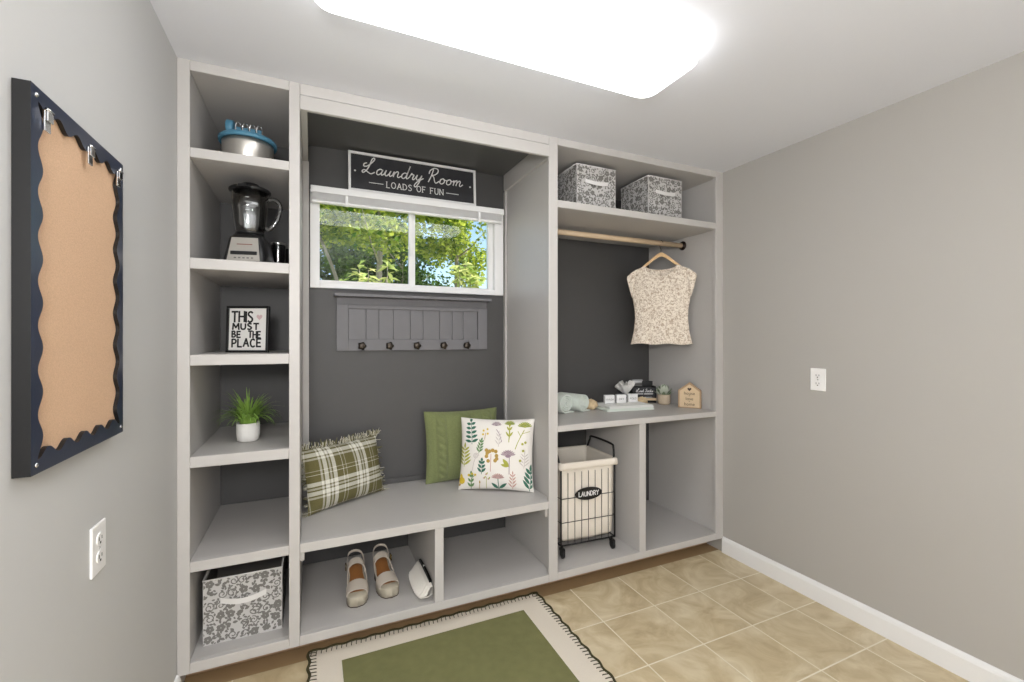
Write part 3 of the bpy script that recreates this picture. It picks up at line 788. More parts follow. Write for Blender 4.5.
# ------------------------------------------------------------------ blender
bd = thing('kitchen_blender', 'countertop blender with glass jar and silver base on the second shelf', 'blender', (-.243, .165, 1.6832), -.20)
def rsec(hx_, hy_, z, r): return [(x, y, z) for x, y in rrect(hx_, hy_, r, 5)]
mb = MB(); secs = [rsec(.080, .080, 0, .02), rsec(.082, .082, .012, .022), rsec(.076, .0745, .05, .02), rsec(.066, .062, .112, .02), rsec(.052, .050, .132, .03), rsec(.038, .036, .136, .03)]
mb.grid(secs, closev=True); m_ = len(secs[0]); mb.add(secs[0], [tuple(range(m_))], 0); mb.add(secs[-1], [tuple(range(m_))], 0)
mb.build('base', M['bplast'], bd)
def by(z): return -(.082 - max(0, z - .012) * .199) - .0012
mb = MB(); rows = []
for z in [.012 + .100 * i / 8 for i in range(9)]:
    wv = .064 - .014 * (z / .112)
    rows.append([(-wv + 2 * wv * j / 8, by(z), z) for j in range(9)])
mb.grid(rows); mb.build('control_panel', M['steel'], bd)
mb = MB(); mb.box(-.050, .050, by(.045) - .004, by(.045) + .008, .038, .053); mb.build('button_strip', M['bplast'], bd, bevel=.002)
mb = MB()
for k in range(5): mb.box(-.036 + k * .016, -.027 + k * .016, by(.026) - .001, by(.026) + .002, .022, .027)
mb.build('button_marks', M['graytxt'], bd)
MB().box(-.028, .030, by(.078) - .0012, by(.082) + .002, .081, .0845).build('badge', M['redtxt'], bd)
rib = lambda r, z, a: r * (1 + .035 * (abs(math.cos(4 * a)) ** 6))
mb = MB(); mb.lathe([(.046, .136), (.054, .146), (.060, .18), (.066, .24), (.073, .318), (.071, .318), (.062, .24), (.056, .18), (.050, .148), (.0, .144)], 48, fn=rib)
mb.build('jar', M['glass'], bd)
mb = MB(); mb.lathe([(.038, .132), (.050, .134), (.055, .140), (.053, .148), (.03, .148)], 32); mb.build('jar_collar', M['bplast'], bd)
mb = MB(); mb.tube(catmull([(.072, 0, .292), (.098, 0, .294), (.118, 0, .272), (.116, 0, .235), (.098, 0, .190), (.072, 0, .164), (.060, 0, .172)], 5), .0095, 10); mb.build('jar_handle', M['glass'], bd)
mb = MB(); mb.lathe([(0, .317), (.074, .317), (.080, .320), (.081, .328), (.074, .334), (.040, .338), (.036, .352), (.030, .356), (0, .357)], 36); mb.prism([(-.03, -.07), (.03, -.07), (.014, -.098), (-.014, -.098)], .318, .328, axis='z'); mb.build('jar_lid', M['bplast'], bd)
mb = MB()
for k in range(6): mb.box(.004, .020, -.074, -.0725, .19 + k * .018, .1915 + k * .018)
mb.build('measure_marks', M['signw'], bd)
mb = MB()
for a in (0, PI / 2):
    ca, sa = math.cos(a), math.sin(a)
    mb.add([(-.028 * ca, -.028 * sa, .158), (-.004 * sa, .004 * ca, .149), (.028 * ca, .028 * sa, .158), (.004 * sa, -.004 * ca, .149)], [(0, 1, 2, 3)])
mb.tube([(0, 0, .139), (0, 0, .153)], .005, 8); mb.build('blade', M['chrome'], bd)
gl = None
for i, (x, y, lb) in enumerate(((-.140, .250, 'smoky glass tumbler right of the blender, the nearer one'), (-.121, .345, 'smoky glass tumbler tucked behind the nearer tumbler'))):
    if gl is None:
        gl = thing('glass_tumbler', lb, 'tumbler', (x, y, 1.6832), 0, 'tumblers beside the blender')
        MB().lathe([(0, 0), (.026, 0), (.027, .004), (.031, .112), (.032, .122), (.030, .122), (.029, .112), (.025, .008), (0, .008)], 28).build('tumbler_wall', M['smoke'], gl)
        MB().lathe([(.0305, .116), (.0335, .117), (.0335, .126), (.0305, .127)], 28).build('rim_band', M['chrome'], gl)
    else: copy_thing(gl, (x, y, 1.6832), 0, lb)

# ------------------------------------------------------------------ framed print
fp = thing('framed_print', 'black framed hand-lettered print on the middle left shelf', 'picture frame', (-.262, .235, 1.3103), -.40, rot=(R(-3), 0, -.40))
w2, h2, t = .0925, .207, .010
mb = MB(); mb.box(-w2, w2, -.008, .010, 0, t); mb.box(-w2, w2, -.008, .010, h2 - t, h2); mb.box(-w2, -w2 + t, -.008, .010, t, h2 - t); mb.box(w2 - t, w2, -.008, .010, t, h2 - t)
mb.build('frame', M['black'], fp, bevel=.0012)
MB().box(-w2 + t, w2 - t, -.001, .008, t, h2 - t).build('paper', M['paper'], fp)
mb = MB(); yl = -.0016
word(mb, 'THIS', -.071, .137, .045, .0082, .20, yl, wx=.86, jit=.03); mb.build('lettering', M['ink'], fp, recalc=False); mb = MB()
word(mb, 'MUST', -.066, .103, .026, .0075, .28, yl, wx=1.28, jit=.04); mb.build('lettering', M['ink'], fp, recalc=False); mb = MB()
word(mb, 'BE', -.068, .068, .026, .0070, .28, yl, wx=1.05, jit=.03); mb.build('lettering', M['ink'], fp, recalc=False); mb = MB()
word(mb, 'THE', .004, .066, .028, .0068, .22, yl, wx=.86, jit=.06); mb.build('lettering', M['ink'], fp, recalc=False); mb = MB()
word(mb, 'PLACE', -.067, .026, .034, .0076, .26, yl, wx=.98, jit=.05); mb.build('lettering', M['ink'], fp, recalc=False); mb = MB()
hp = []
for i in range(26):
    a = 2 * PI * i / 26; hp.append((.050 + .0145 / 16 * 16 * math.sin(a) ** 3 * .9, .158 + .0145 / 16 * (13 * math.cos(a) - 5 * math.cos(2 * a) - 2 * math.cos(3 * a) - math.cos(4 * a))))
MB().poly(hp, yl).build('heart_print', M['pink'], fp, recalc=False)

# ------------------------------------------------------------------ potted grass
pg = thing('potted_grass', 'faux grass in a white ribbed pot on the left tower', 'potted plant', (-.258, .228, .9184))
MB().lathe([(0, 0), (.034, 0), (.042, .006), (.046, .03), (.046, .078), (.044, .082), (.041, .078), (.040, .066), (0, .064)], 64, fn=lambda r, z, a: r * (1 + (.012 * math.cos(22 * a) if r > .04 and .005 < z < .08 else 0))).build('pot', M['ceramic'], pg)
MB().lathe([(.039, .064), (.02, .069), (0, .07)], 20).build('soil', M['soil'], pg)
mb = MB()
for i in range(230):
    a = random.random() * 2 * PI; r0 = random.random() ** .6 * .028; L = random.uniform(.10, .185); out = random.uniform(.5, 2.3) * (.6 + r0 / .03 * .5)
    ca, sa = math.cos(a), math.sin(a); px, py, pz = r0 * ca, r0 * sa, .066; el = PI / 2 - .15 * out; pts = []
    for k in range(7):
        pts.append((px, py, pz)); st_ = L / 6
        px += math.cos(el) * ca * st_; py += math.cos(el) * sa * st_; pz += math.sin(el) * st_; el -= .20 * out
    w0 = .0042; tx, ty = -sa, ca; vs = []
    for k, p in enumerate(pts):
        q = w0 * (1 - (k / 6) ** 2 * .95)
        vs += [(p[0] - tx * q, p[1] - ty * q, p[2]), (p[0] + tx * q, p[1] + ty * q, p[2])]
    mb.add(vs, [(2 * k, 2 * k + 1, 2 * k + 3, 2 * k + 2) for k in range(6)], 0, True)
mb.build('grass_blades', M['grass'], pg, recalc=False)

# ------------------------------------------------------------------ pillows
def pillow_surf(w, h, t, p=2.4):
    def outl(u, v):  # u,v in -1..1 -> x,z with the edges pulled in between the corners
        x = u * w / 2 * (1 - .055 * (1 - v * v)); z = h / 2 + v * h / 2 * (1 - .055 * (1 - u * u))
        return x, z
    def thick(u, v):
        return t / 2 * (max(0, 1 - abs(u) ** p) ** .55) * (max(0, 1 - abs(v) ** p) ** .55)
    return outl, thick
def pillow_mb(w, h, t, n=28, disp=None, nz=None):
    outl, thick = pillow_surf(w, h, t); mb = MB(); nz = nz or n
    for side in (-1, 1):
        rows = []
        for i in range(n + 1):
            u = -math.cos(PI * i / n) * .5 + (-1 + 2 * i / n) * .5; row = []
            for j in range(nz + 1):
                v = -math.cos(PI * j / nz) * .5 + (-1 + 2 * j / nz) * .5
                x, z = outl(u, v); y = thick(u, v)
                if disp and side < 0: y += disp(x, z, u, v)
                row.append((x, side * y, z))
            rows.append(row)
        mb.grid(rows, flip=side > 0)
    return mb
# plaid lumbar pillow
pw, ph = .455, .315
p1 = thing('plaid_pillow', 'olive and white plaid lumbar pillow with fringe at the left end of the bench', 'pillow', (.178, .418, .5155), rot=(R(-13), 0, R(31)))
pillow_mb(pw, ph, .14).build('cushion', M['plaid'], p1, uvfn=lambda v: (v[0] + .5, v[2] + .5), recalc=True)
outl, _ = pillow_surf(pw, ph, .14)
mb = MB()
for k in range(420):
    sgn = random.random()
    if sgn < .68: u, v = random.uniform(-1, 1), 1
    else: u, v = random.choice((-1, 1)), random.uniform(-1, 1)
    if random.random() < .22: u, v = random.choice(((-1, -1), (1, -1), (-1, 1), (1, 1)))
    x, z = outl(u, v); dx, dz = (0, 1) if v == 1 else (u, 0)
    if abs(u) == 1 and abs(v) == 1: dx, dz = u * .7, v * .7
    z = max(z, .006)
    L = random.uniform(.012, .034); jx, jy, jz = (random.uniform(-1, 1) for _ in range(3))
    q1 = (x + dx * L * .5 + jx * .006, jy * .008, max(.003, z + dz * L * .5 + jz * .005)); q2 = (x + dx * L + jx * .012, jy * .014, max(.003, z + dz * L + jz * .010))
    mb.tube([(x, 0, z), q1, q2], .0014, 5, mi=0 if random.random() < .6 else 1)
tag(mb.build('fringe', [M['fringe'], M['fringeg']], p1), kind='stuff')
# green cable knit pillow
def cab(x, z, u, v):
    e = max(0, 1 - abs(u) ** 6) * max(0, 1 - abs(v) ** 6)
    d = .0
    for c0_ in (-.135, .02, .16):
        q = (x - c0_) / .026
        if abs(q) < 1:
            d += .019 * (1 - q * q) ** .5 * (.25 + .75 * abs(math.sin(z * 70 + q * 1.3)))
        if 1.15 < abs(q) < 1.75: d -= .004
    d += .0016 * math.sin(x * 420) * math.sin(z * 380)
    return d * e
p2 = thing('knit_pillow', 'moss green cable-knit square pillow against the back wall of the bench', 'pillow', (.842, .530, .5155), rot=(R(-7.5), 0, R(-2)))
pillow_mb(.46, .42, .12, 90, cab, 90).build('cushion', M['knit'], p2)
mb = MB(); outl, _ = pillow_surf(.46, .42, .12)
mb.tube([(q[0], 0, max(.003, q[1])) for q in [outl(*p) for p in [(-1 + 2 * i / 14, -1) for i in range(14)] + [(1, -1 + 2 * i / 14) for i in range(14)] + [(1 - 2 * i / 14, 1) for i in range(14)] + [(-1, 1 - 2 * i / 14) for i in range(14)]]], .0035, 6, closed=True); mb.build('welt', M['knit'], p2)
# botanical pillow
fw, fh, ft = .43, .405, .13
p3 = thing('floral_pillow', 'white square pillow embroidered with wildflowers leaning at the right end of the bench', 'pillow', (.942, .262, .5155), rot=(R(-11), 0, R(-30.5)))
outl, thick = pillow_surf(fw, fh, ft)
def onp(x, z):
    u = max(-.99, min(.99, x / (fw / 2))); v = max(-.99, min(.99, (z - fh / 2) / (fh / 2)))
    for _ in range(2):
        u = max(-.985, min(.985, x / (fw / 2 * (1 - .055 * (1 - v * v))))); v = max(-.985, min(.985, (z - fh / 2) / (fh / 2 * (1 - .055 * (1 - u * u)))))
    x2, z2 = outl(u, v)
    return (x2, -thick(u, v) - .0022, z2)
pillow_mb(fw, fh, ft, 36).build('cushion', M['pilw'], p3)
mb = MB(); names = list(FL.keys()); FI = {k_: i for i, k_ in enumerate(names)}
def P2(px, py):  # from the 955x682 crop of the pillow to local coordinates
    return (px - 283 - 237) / 474 * .42, (1 - (py - 130) / 500) * .41
def stem(pts, col, w=.0042):
    mb.ribbon(catmull([P2(*p) for p in pts], 5), w, mi=FI[col], fn=onp)
def fleaf(px, py, ang, l, w, col):
    cx, cz = P2(px, py); a = R(ang); ca, sa = math.cos(a), math.sin(a)
    prof = [(0, 0), (.25, .4), (.5, .5), (.78, .32), (1, 0), (.78, -.32), (.5, -.5), (.25, -.4)]
    mb.poly([(cx + u * l * ca - v * w * sa, cz + u * l * sa + v * w * ca) for u, v in prof], mi=FI[col], fn=onp)
def dot(px, py, r, col): mb.poly([(P2(px, py)[0] + r * math.cos(a), P2(px, py)[1] + r * math.sin(a)) for a in [2 * PI * i / 10 for i in range(10)]], mi=FI[col], fn=onp)
def umbel(px, py, r, col, c2):
    cx, cz = P2(px, py)
    for k in range(9):
        a = R(20 + 140 * k / 8); mb.poly([(cx + q * math.cos(a + d), cz + q * .8 * math.sin(a + d)) for q, d in ((0, 0), (r * .8, -.14), (r, -.05), (r, .05), (r * .8, .14))], mi=FI[col], fn=onp)
        mb.ribbon([(cx + r * .3 * math.cos(a), cz + r * .26 * math.sin(a)), (cx + r * .95 * math.cos(a), cz + r * .76 * math.sin(a))], .0016, mi=FI[c2], fn=lambda x, z: (onp(x, z)[0], onp(x, z)[1] - .0006, onp(x, z)[2]))
def frond(x0, y0, x1, y1, n, l, w, col, spread=50):
    stem([(x0, y0), ((x0 + x1) / 2 + 4, (y0 + y1) / 2), (x1, y1)], col, .003)
    ang = math.degrees(math.atan2(-(y1 - y0), x1 - x0))
    for k in range(n):
        t = (k + .5) / n; px, py = x0 + (x1 - x0) * t, y0 + (y1 - y0) * t
        for s in (-1, 1): fleaf(px, py, ang + s * spread, l * (1.1 - .45 * t), w, col)
    fleaf(x1, y1, ang, l * .7, w, col)
frond(368, 318, 352, 170, 5, .040, .016, 'dg', 72)
frond(415, 378, 430, 296, 4, .030, .010, 'g', 40)
frond(318, 472, 320, 350, 5, .052, .012, 'ol', 52)
frond(435, 515, 437, 432, 3, .034, .014, 'dg', 45)
frond(735, 625, 742, 495, 4, .062, .016, 'dg', 38)
frond(630, 610, 632, 515, 4, .034, .008, 'pk', 42)
frond(365, 620, 368, 520, 3, .03, .013, 'g', 40)
frond(540, 330, 540, 250, 3, .034, .005, 'gy', 38)
frond(700, 470, 704, 385, 4, .040, .005, 'gy', 48)
stem([(522, 215), (545, 250), (560, 300)], 'mu', .003); umbel(520, 192, .030, 'mu', 'gy')
stem([(450, 285), (455, 240)], 'oc', .003)
for q in ((440, 225), (465, 215), (438, 250), (468, 245)): dot(*q, .006, 'yl')
stem([(605, 300), (606, 180)], 'ol'); umbel(606, 185, .032, 'ol', 'g'); frond(606, 285, 606, 200, 2, .036, .010, 'ol', 35)
stem([(645, 345), (665, 290), (700, 215)], 'ol'); stem([(680, 265), (660, 225)], 'ol', .003); umbel(702, 200, .042, 'ol', 'g'); stem([(690, 240), (735, 225)], 'ol', .003)
stem([(610, 510), (611, 390)], 'mu', .0035); umbel(602, 392, .043, 'mu', 'gy'); dot(602, 378, .020, 'mu'); fleaf(608, 462, 128, .055, .022, 'ol'); fleaf(606, 460, 165, .045, .016, 'ol')
stem([(493, 495), (495, 380)], 'pk', .004)
for q in ((465, 355), (485, 362), (505, 355), (525, 362), (466, 395), (478, 425), (530, 390), (522, 422), (470, 375), (532, 410)): dot(*q, .0105, 'oc')
stem([(375, 495), (385, 440), (395, 410)], 'gy', .003)
cx, cz = P2(398, 395); mb.ribbon([(cx + .017 * (1 - i / 24) * math.cos(i * .6), cz + .017 * (1 - i / 24) * math.sin(i * .6)) for i in range(24)], .004, mi=FI['gy'], fn=onp)
dot(304, 565, .020, 'yl'); fleaf(304, 555, 100, .030, .018, 'yl'); fleaf(300, 590, 200, .03, .014, 'oc')
for q in ((352, 525), (375, 515), (395, 520)): dot(*q, .007, 'yl')
stem([(365, 600), (372, 550), (392, 525)], 'g', .003); stem([(465, 610), (468, 530)], 'ol', .003)
for q in ((465, 520), (452, 545), (480, 550)): fleaf(*q, 60, .02, .008, 'ol'); dot(q[0], q[1] - 6, .005, 'pk')
stem([(545, 620), (540, 540)], 'dg', .004); umbel(540, 542, .038, 'pk', 'mu'); fleaf(545, 608, 35, .056, .018, 'dg'); fleaf(543, 610, 140, .052, .018, 'dg')
for q in ((695, 355), (677, 420), (708, 300), (690, 310)): dot(*q, .007, 'ol')
stem([(420, 615), (424, 575)], 'oc', .003); fleaf(424, 580, 90, .02, .009, 'oc')
umbel(700, 150, .028, 'gy', 'pk')
mb.build('embroidery', [M['f_' + k_] for k_ in names], p3, recalc=False)

# ------------------------------------------------------------------ sandals
def make_sandal(loc, rz, label, flip):
    """toe towards -y; length ~.25"""
    o = thing('platform_sandal', label, 'sandal', loc, rz, 'taupe platform sandals')
    L = .250; s_ = flip
    ctrl = [(0, .0), (.03, .028), (.10, .041), (.22, .048), (.36, .049), (.52, .041), (.68, .035), (.82, .036), (.93, .033), (.985, .020), (1.0, 0)]
    def hwid(t):
        for (a, b), (c, d) in zip(ctrl, ctrl[1:]):
            if a <= t <= c: return b + (d - b) * (t - a) / (c - a)
        return 0
    def top(t):
        if t < .35: return .044 + .002 * t
        q = (t - .35) / .65; return .0447 + .052 * (q * q * (3 - 2 * q))
    def cx(t): return s_ * .006 * math.sin(t * PI)
    T = [0, .012, .03, .06, .1, .16, .22, .3, .36, .44, .52, .6, .68, .76, .84, .9, .95, .985, 1]
    def yy(t): return -.125 + L * t
    def slab(f_top, f_bot, t0, t1, sc=1.0):
        rows = []
        for t in [q for q in T if t0 <= q <= t1]:
            h_ = max(.001, hwid(t) * sc); c_ = cx(t); a, b = f_top(t), f_bot(t)
            rows.append([(c_ - h_, yy(t), b), (c_ + h_, yy(t), b), (c_ + h_ * 1.0, yy(t), a - .004), (c_ + h_ * .95, yy(t), a), (c_ - h_ * .95, yy(t), a), (c_ - h_, yy(t), a - .004)])
        mb_ = MB(); mb_.grid(rows, closev=True); k_ = len(rows) - 1
        mb_.add(rows[0], [tuple(range(6))]); mb_.add(rows[k_], [tuple(range(6))])
        return mb_
    def bot(t): return .0035 if t < .42 else min(top(t) - .018, .0035 + max(0, (t - .42)) * .42)
    slab(top, bot, 0, 1).build('sole', M['taupe2'], o)
    slab(lambda t: .0034, lambda t: 0, 0, .52, 1.0).build('outsole', M['heelb'], o)
    slab(lambda t: top(t) + .0022, lambda t: top(t) - .003, .19, .985, .88).build('insole', M['insole'], o)
    slab(lambda t: top(t) - .017, lambda t: 0, .76, .985, .92).build('heel', M['heelb'], o)
    def band(t0, t1, hgt0, hgt1, n=6, w=1.03, drop=.010):
        outer = []; inner_ = []
        for i in range(n + 1):
            t = t0 + (t1 - t0) * i / n; hg = hgt0 + (hgt1 - hgt0) * i / n; c_ = cx(t); h_ = hwid(t) * w; ro = []; ri = []
            for k in range(15):
                a = PI * k / 14; x = -math.cos(a); z = math.sin(a) ** .7
                ro.append((c_ + x * (h_ + .001), yy(t), top(t) - drop + (hg + drop) * z)); ri.append((c_ + x * (h_ - .0016), yy(t), top(t) - drop + (hg + drop - .0026) * z))
            outer.append(ro); inner_.append(ri)
        mb_ = MB(); mb_.grid(outer); mb_.grid(inner_, flip=True)
        for rw in (0, n): mb_.grid([outer[rw], inner_[rw]])
        return mb_
    band(.15, .38, .021, .040, 8).build('toe_strap', M['taupe'], o)
    band(.72, .83, .046, .050, 4, 1.12).build('ankle_strap', M['taupe'], o)
    for s in (-1, 1):
        P = [(cx(.40) + s * (hwid(.4) - .004), yy(.40), top(.4) + .018), (cx(.5) + s * (hwid(.5) + .001), yy(.56), top(.56) + .018), (cx(.62) + s * (hwid(.7) + .001), yy(.74), top(.74) + .026)]
        MB().tube(catmull(P, 5), .0032, 8).build('side_strap', M['taupe'], o)
    P = [(cx(.74) - hwid(.74) - .002, yy(.76), top(.76) + .024), (cx(.84) - .037, yy(.86), top(.86) + .038), (-.027, yy(.97), top(.97) + .050), (0, yy(1.03), top(1) + .053), (.027, yy(.97), top(.97) + .050), (cx(.84) + .037, yy(.86), top(.86) + .038), (cx(.74) + hwid(.74) + .002, yy(.76), top(.76) + .024)]
    P = catmull(P, 6); mb_ = MB()
    mb_.grid([[(p[0], p[1], p[2] - .006), (p[0] * 1.05, p[1] + .002, p[2] - .006), (p[0] * 1.05, p[1] + .002, p[2] + .006), (p[0], p[1], p[2] + .006)] for p in P], closev=True)
    mb_.build('slingback_strap', M['taupe'], o)
    bk = MB(); bx_ = -s_ * (hwid(.76) + .008)
    bk.tube([(bx_, yy(.72), top(.76) + .012), (bx_, yy(.83), top(.76) + .012), (bx_, yy(.83), top(.76) + .036), (bx_, yy(.72), top(.76) + .036)], .0030, 6, closed=True); bk.box(bx_ - .002, bx_ + .002, yy(.77), yy(.785), top(.76) + .014, top(.76) + .034)
    bk.build('buckle', M['gold'], o)
    return o
make_sandal((.196, .238, .1292), -.04, 'taupe platform sandal in the left bench cubby, the one nearer the floral bin', 1)
make_sandal((.339, .250, .1292), .10, 'taupe platform sandal in the left bench cubby, next to the white clutch', -1)

# ------------------------------------------------------------------ clutch purse
ct = thing('clutch_purse', 'white pleated satin clutch with black clasp leaning on the bench divider', 'purse', (.500, .155, .1292))
mb = MB(); rows = []; n = 60
for i in range(n + 1):
    u = i / n; y = -.138 + .276 * u; e = (1 - abs(2 * u - 1) ** 3.2) ** .5 if 0 < u < 1 else 0
    pl_ = .0045 * (1, .2, -.6, -.2)[i % 4] * (1 if e > .2 else 0)
    zt = .082 - .010 * (1 - e); hw_ = .004 + .030 * e + pl_; lo_ = .004 + .026 * (1 - e)
    rows.append([(-.006 - hw_ * .9, y, lo_), (-.012 - hw_ * 1.05, y, lo_ + .016 * e + .002), (-.004 - hw_ * .8, y, lo_ + .036 * e + .003), (.010 - hw_ * .35, y, zt - .006), (.019, y, zt), (.023, y, zt - .006), (.021, y, lo_ + .03 * e + .004), (.010, y, lo_ + .004), (.0, y, lo_)])
mb.grid(rows, closev=True, smooth=False); mb.build('pleated_body', M['satin'], ct)
mb = MB(); mb.tube([(.020, -.105, .084), (.020, -.05, .089), (.020, .05, .089), (.020, .115, .084)], .0055, 10); mb.box(.012, .025, -.11, .12, .070, .086); mb.build('clasp_frame', M['clasp'], ct, bevel=.002)
mb = MB(); mb.lathe([(.005, 0), (.006, .004), (.004, .009), (0, .011)], 14, (.016, .02, .094)); mb.build('clasp_knob', M['chrome'], ct)

# ------------------------------------------------------------------ closet rod, hanger, lace top
RX, RY, RZ = 2.172, .297, 2.021
rod = thing('closet_rod', 'pale wooden closet rod with dark end sockets under the closet shelf', 'closet rod', (1.78, RY, RZ))
MB().tube([(-.575, 0, 0), (.585, 0, 0)], .0165, 20).build('pole', M['rod'], rod)
for x, s in ((2.370 - 1.78, -1), (1.2 - 1.78, 1)):
    mb = MB(); mb.tube([(x, 0, 0), (x + s * .006, 0, 0), (x + s * .007, 0, 0), (x + s * .016, 0, 0)], [.031, .031, .022, .021], 24); mb.build('rod_socket', M['bronze'], rod)
RA = R(-42)
hg = thing('clothes_hanger', 'wooden clothes hanger on the closet rod holding the lace top', 'hanger', (RX, RY, RZ - .150), RA)
mb = MB(); c_ = .0195
pts = [(-c_ * math.sin(a) * 0 + 0, c_ * math.cos(a), .150 + c_ * math.sin(a)) for a in [R(200 - 20 * i) for i in range(13)]]
hook = [(0, 0, .075), (0, 0, .11), (0, .006, .118)] + [(0, .0185 * math.cos(a), .150 + .0185 * math.sin(a)) for a in [R(-50 + 22 * i) for i in range(11)]]
cr, sr = math.cos(-RA), math.sin(-RA)
hook = [(p[0] * cr - p[1] * sr, p[0] * sr + p[1] * cr, p[2]) for p in hook]
mb.tube(hook, .0018, 8); mb.build('hook', M['bronze'], hg)
mb = MB(); rows = []
for i in range(25):
    u = -1 + 2 * i / 24; x = .185 * u; zc = .078 - .160 * (math.sqrt(u * u + .012) - .11); hh_ = .017 - .006 * abs(u); tt = .006
    rows.append([(x, -tt - .004 * u * u * 0, zc - hh_), (x, tt, zc - hh_), (x, tt, zc + hh_ * .6), (x, -tt, zc + hh_ * .6)])
mb.grid(rows, closev=True, smooth=False); mb.add(rows[0], [(0, 1, 2, 3)]); mb.add(rows[-1], [(3, 2, 1, 0)])
mb.build('shoulder_bar', M['hangw'], hg, bevel=.003)
tp = thing('lace_top', 'cream lace cap-sleeve top hanging in the closet', 'blouse', (RX, RY, RZ - .15), RA)
def lerp_tab(tab, z):
    for (a, b), (c, d) in zip(tab, tab[1:]):
        if c <= z <= a: return b + (d - b) * (z - a) / (c - a)
    return tab[0][1] if z > tab[0][0] else tab[-1][1]
BODY = [(0, .160), (-.05, .166), (-.213, .188), (-.30, .174), (-.36, .171), (-.45, .180), (-.534, .199)]
def top_side(s, neck):
    cols = []
    for j in range(45):
        u = -1 + 2 * j / 44; xt = abs(u) * .160
        zt_ = -neck * math.sqrt(max(0, 1 - (xt / .100) ** 2)) if xt < .100 else -.40 * (xt - .100)
        col = []
        for i in range(31):
            t = i / 30; z = zt_ + (-.534 - zt_) * t
            x = u * lerp_tab(BODY, z)
            y = s * (.030 * math.sqrt(max(0, 1 - u * u)) * min(1, t * 3 + .25) + .006 + .006 * math.sin(u * 9 + 1.3) * t ** 2)
            col.append((x, y, z + .004 * math.sin(u * 7) * t ** 4))
        cols.append(col)
    return cols
mb = MB(); fr_ = top_side(-1, .071); bk_ = top_side(1, .030)
mb.grid(fr_); mb.grid(bk_, flip=True); mb.build('bodice', M['lace'], tp, recalc=False)
for nm_, cc_ in (('neck_trim', [[c[0] for c in q] for q in (fr_, bk_)]),):
    mb = MB()
    for q in cc_: mb.tube([p for p in q if abs(p[0]) < .104], .0032, 6)
    mb.build(nm_, M['lace'], tp)
mb = MB(); mb.tube([c[-1] for c in fr_] + [c[-1] for c in bk_[::-1]], .003, 6, closed=True); mb.build('hem_trim', M['lace'], tp)
for s in (-1, 1):
    mb = MB(); outer = catmull([(.176, -.032), (.205, -.054), (.222, -.078), (.214, -.12), (.203, -.165), (.190, -.213)], 3); m_ = len(outer)
    inner_ = [(.160 + .028 * i / (m_ - 1), -.024 - .189 * i / (m_ - 1)) for i in range(m_)]
    for sd_ in (-1, 1):
        rows = []
        for (xi, zi), (xo, zo) in zip(inner_, outer):
            rows.append([(s * (xi + (xo - xi) * k / 5), sd_ * (.007 + .020 * math.sin(PI * (.15 + .85 * k / 5) ) * .7 + (.012 if k == 5 else 0)), zi + (zo - zi) * k / 5) for k in range(6)])
        mb.grid(rows)
    mb.tube([(s * p[0], -.017, p[1]) for p in outer[4:]] , .0026, 6)
    mb.build('cap_sleeve', M['lace'], tp, recalc=False)

# ------------------------------------------------------------------ counter things
CZ = .9083
def roll_towel(loc, rz, r, L, label, m):
    o = thing('rolled_towel', label, 'towel', loc, rz, 'rolled mint towels')
    mb = MB(); sp = []; turns = 4.2; n = 90
    for i in range(n + 1):
        t = i / n; a = -PI / 2 + .5 - turns * 2 * PI * t; q = r * (1 - .86 * t) + (.0025 if i % 9 == 0 else 0)
        sp.append((q * math.cos(a), r + q * math.sin(a)))
    th = r * .86 / turns * .62
    rows = []
    for y in (-L / 2, -L / 2 + .006, -L / 4, 0, L / 4, L / 2 - .006, L / 2):
        k = .985 if abs(y) == L / 2 else 1
        rows.append([(p[0] * k, y, r + (p[1] - r) * k) for p in sp])
    mb.grid(rows)
    sp2 = []
    for i, p in enumerate(sp):
        d = math.hypot(p[0], p[1] - r) or 1; f_ = max(.1, (d - th) / d); sp2.append((p[0] * f_, r + (p[1] - r) * f_))
    rows2 = [[(p[0], y, p[1]) for p in sp2] for y in (-L / 2, 0, L / 2)]
    mb.grid(rows2, flip=True)
    for e, y in ((0, -L / 2), (1, L / 2)):
        mb.grid([[(p[0] * .985, y, r + (p[1] - r) * .985) for p in sp], [(p[0], y, p[1]) for p in sp2]])
    mb.build('towel_roll', m, o, recalc=False)
    MB().box(-r * .2, r * 1.15, -L / 2 + .004, L / 2 - .004, .0005, .008).build('loose_end', m, o, bevel=.003)
    return o
roll_towel((1.408, .415, CZ), R(16), .062, .21, 'pale mint rolled towel at the left end of the counter', M['mint'])
roll_towel((1.540, .420, CZ), R(20), .058, .20, 'pale mint rolled towel in front of the tan sea sponge', M['mint'])
def blob(mb, c, r, seed, sq=(1, 1, .8), n=16, amp=.22, hole=True):
    rnd = random.Random(seed); ph_ = [(rnd.uniform(2, 7), rnd.uniform(0, 6), rnd.uniform(2, 7), rnd.uniform(0, 6)) for _ in range(5)]
    rows = []
    for i in range(n + 1):
        th = PI * i / n; row = []
        for k in range(2 * n):
            a = PI * k / n; d = 1 + amp / 2.2 * sum(math.sin(p[0] * th + p[1]) * math.sin(int(p[2]) * a + p[3]) for p in ph_) / 1.6
            row.append((c[0] + r * d * sq[0] * math.sin(th) * math.cos(a), c[1] + r * d * sq[1] * math.sin(th) * math.sin(a), max(.0004, c[2] + r * d * sq[2] * math.cos(th))))
        rows.append(row)
    mb.grid(rows, closev=True)
    return mb
o = thing('sea_sponge', 'tan natural sea sponge between rolled towels and folded towels', 'sponge', (1.672, .400, CZ))
blob(MB(), (0, 0, .030), .042, 4, (1.1, .9, .8), 20).build('sponge', M['sponge'], o)
o = thing('sea_sponge', 'tan sea sponge behind the right end of the folded towels', 'sponge', (2.090, .395, CZ))
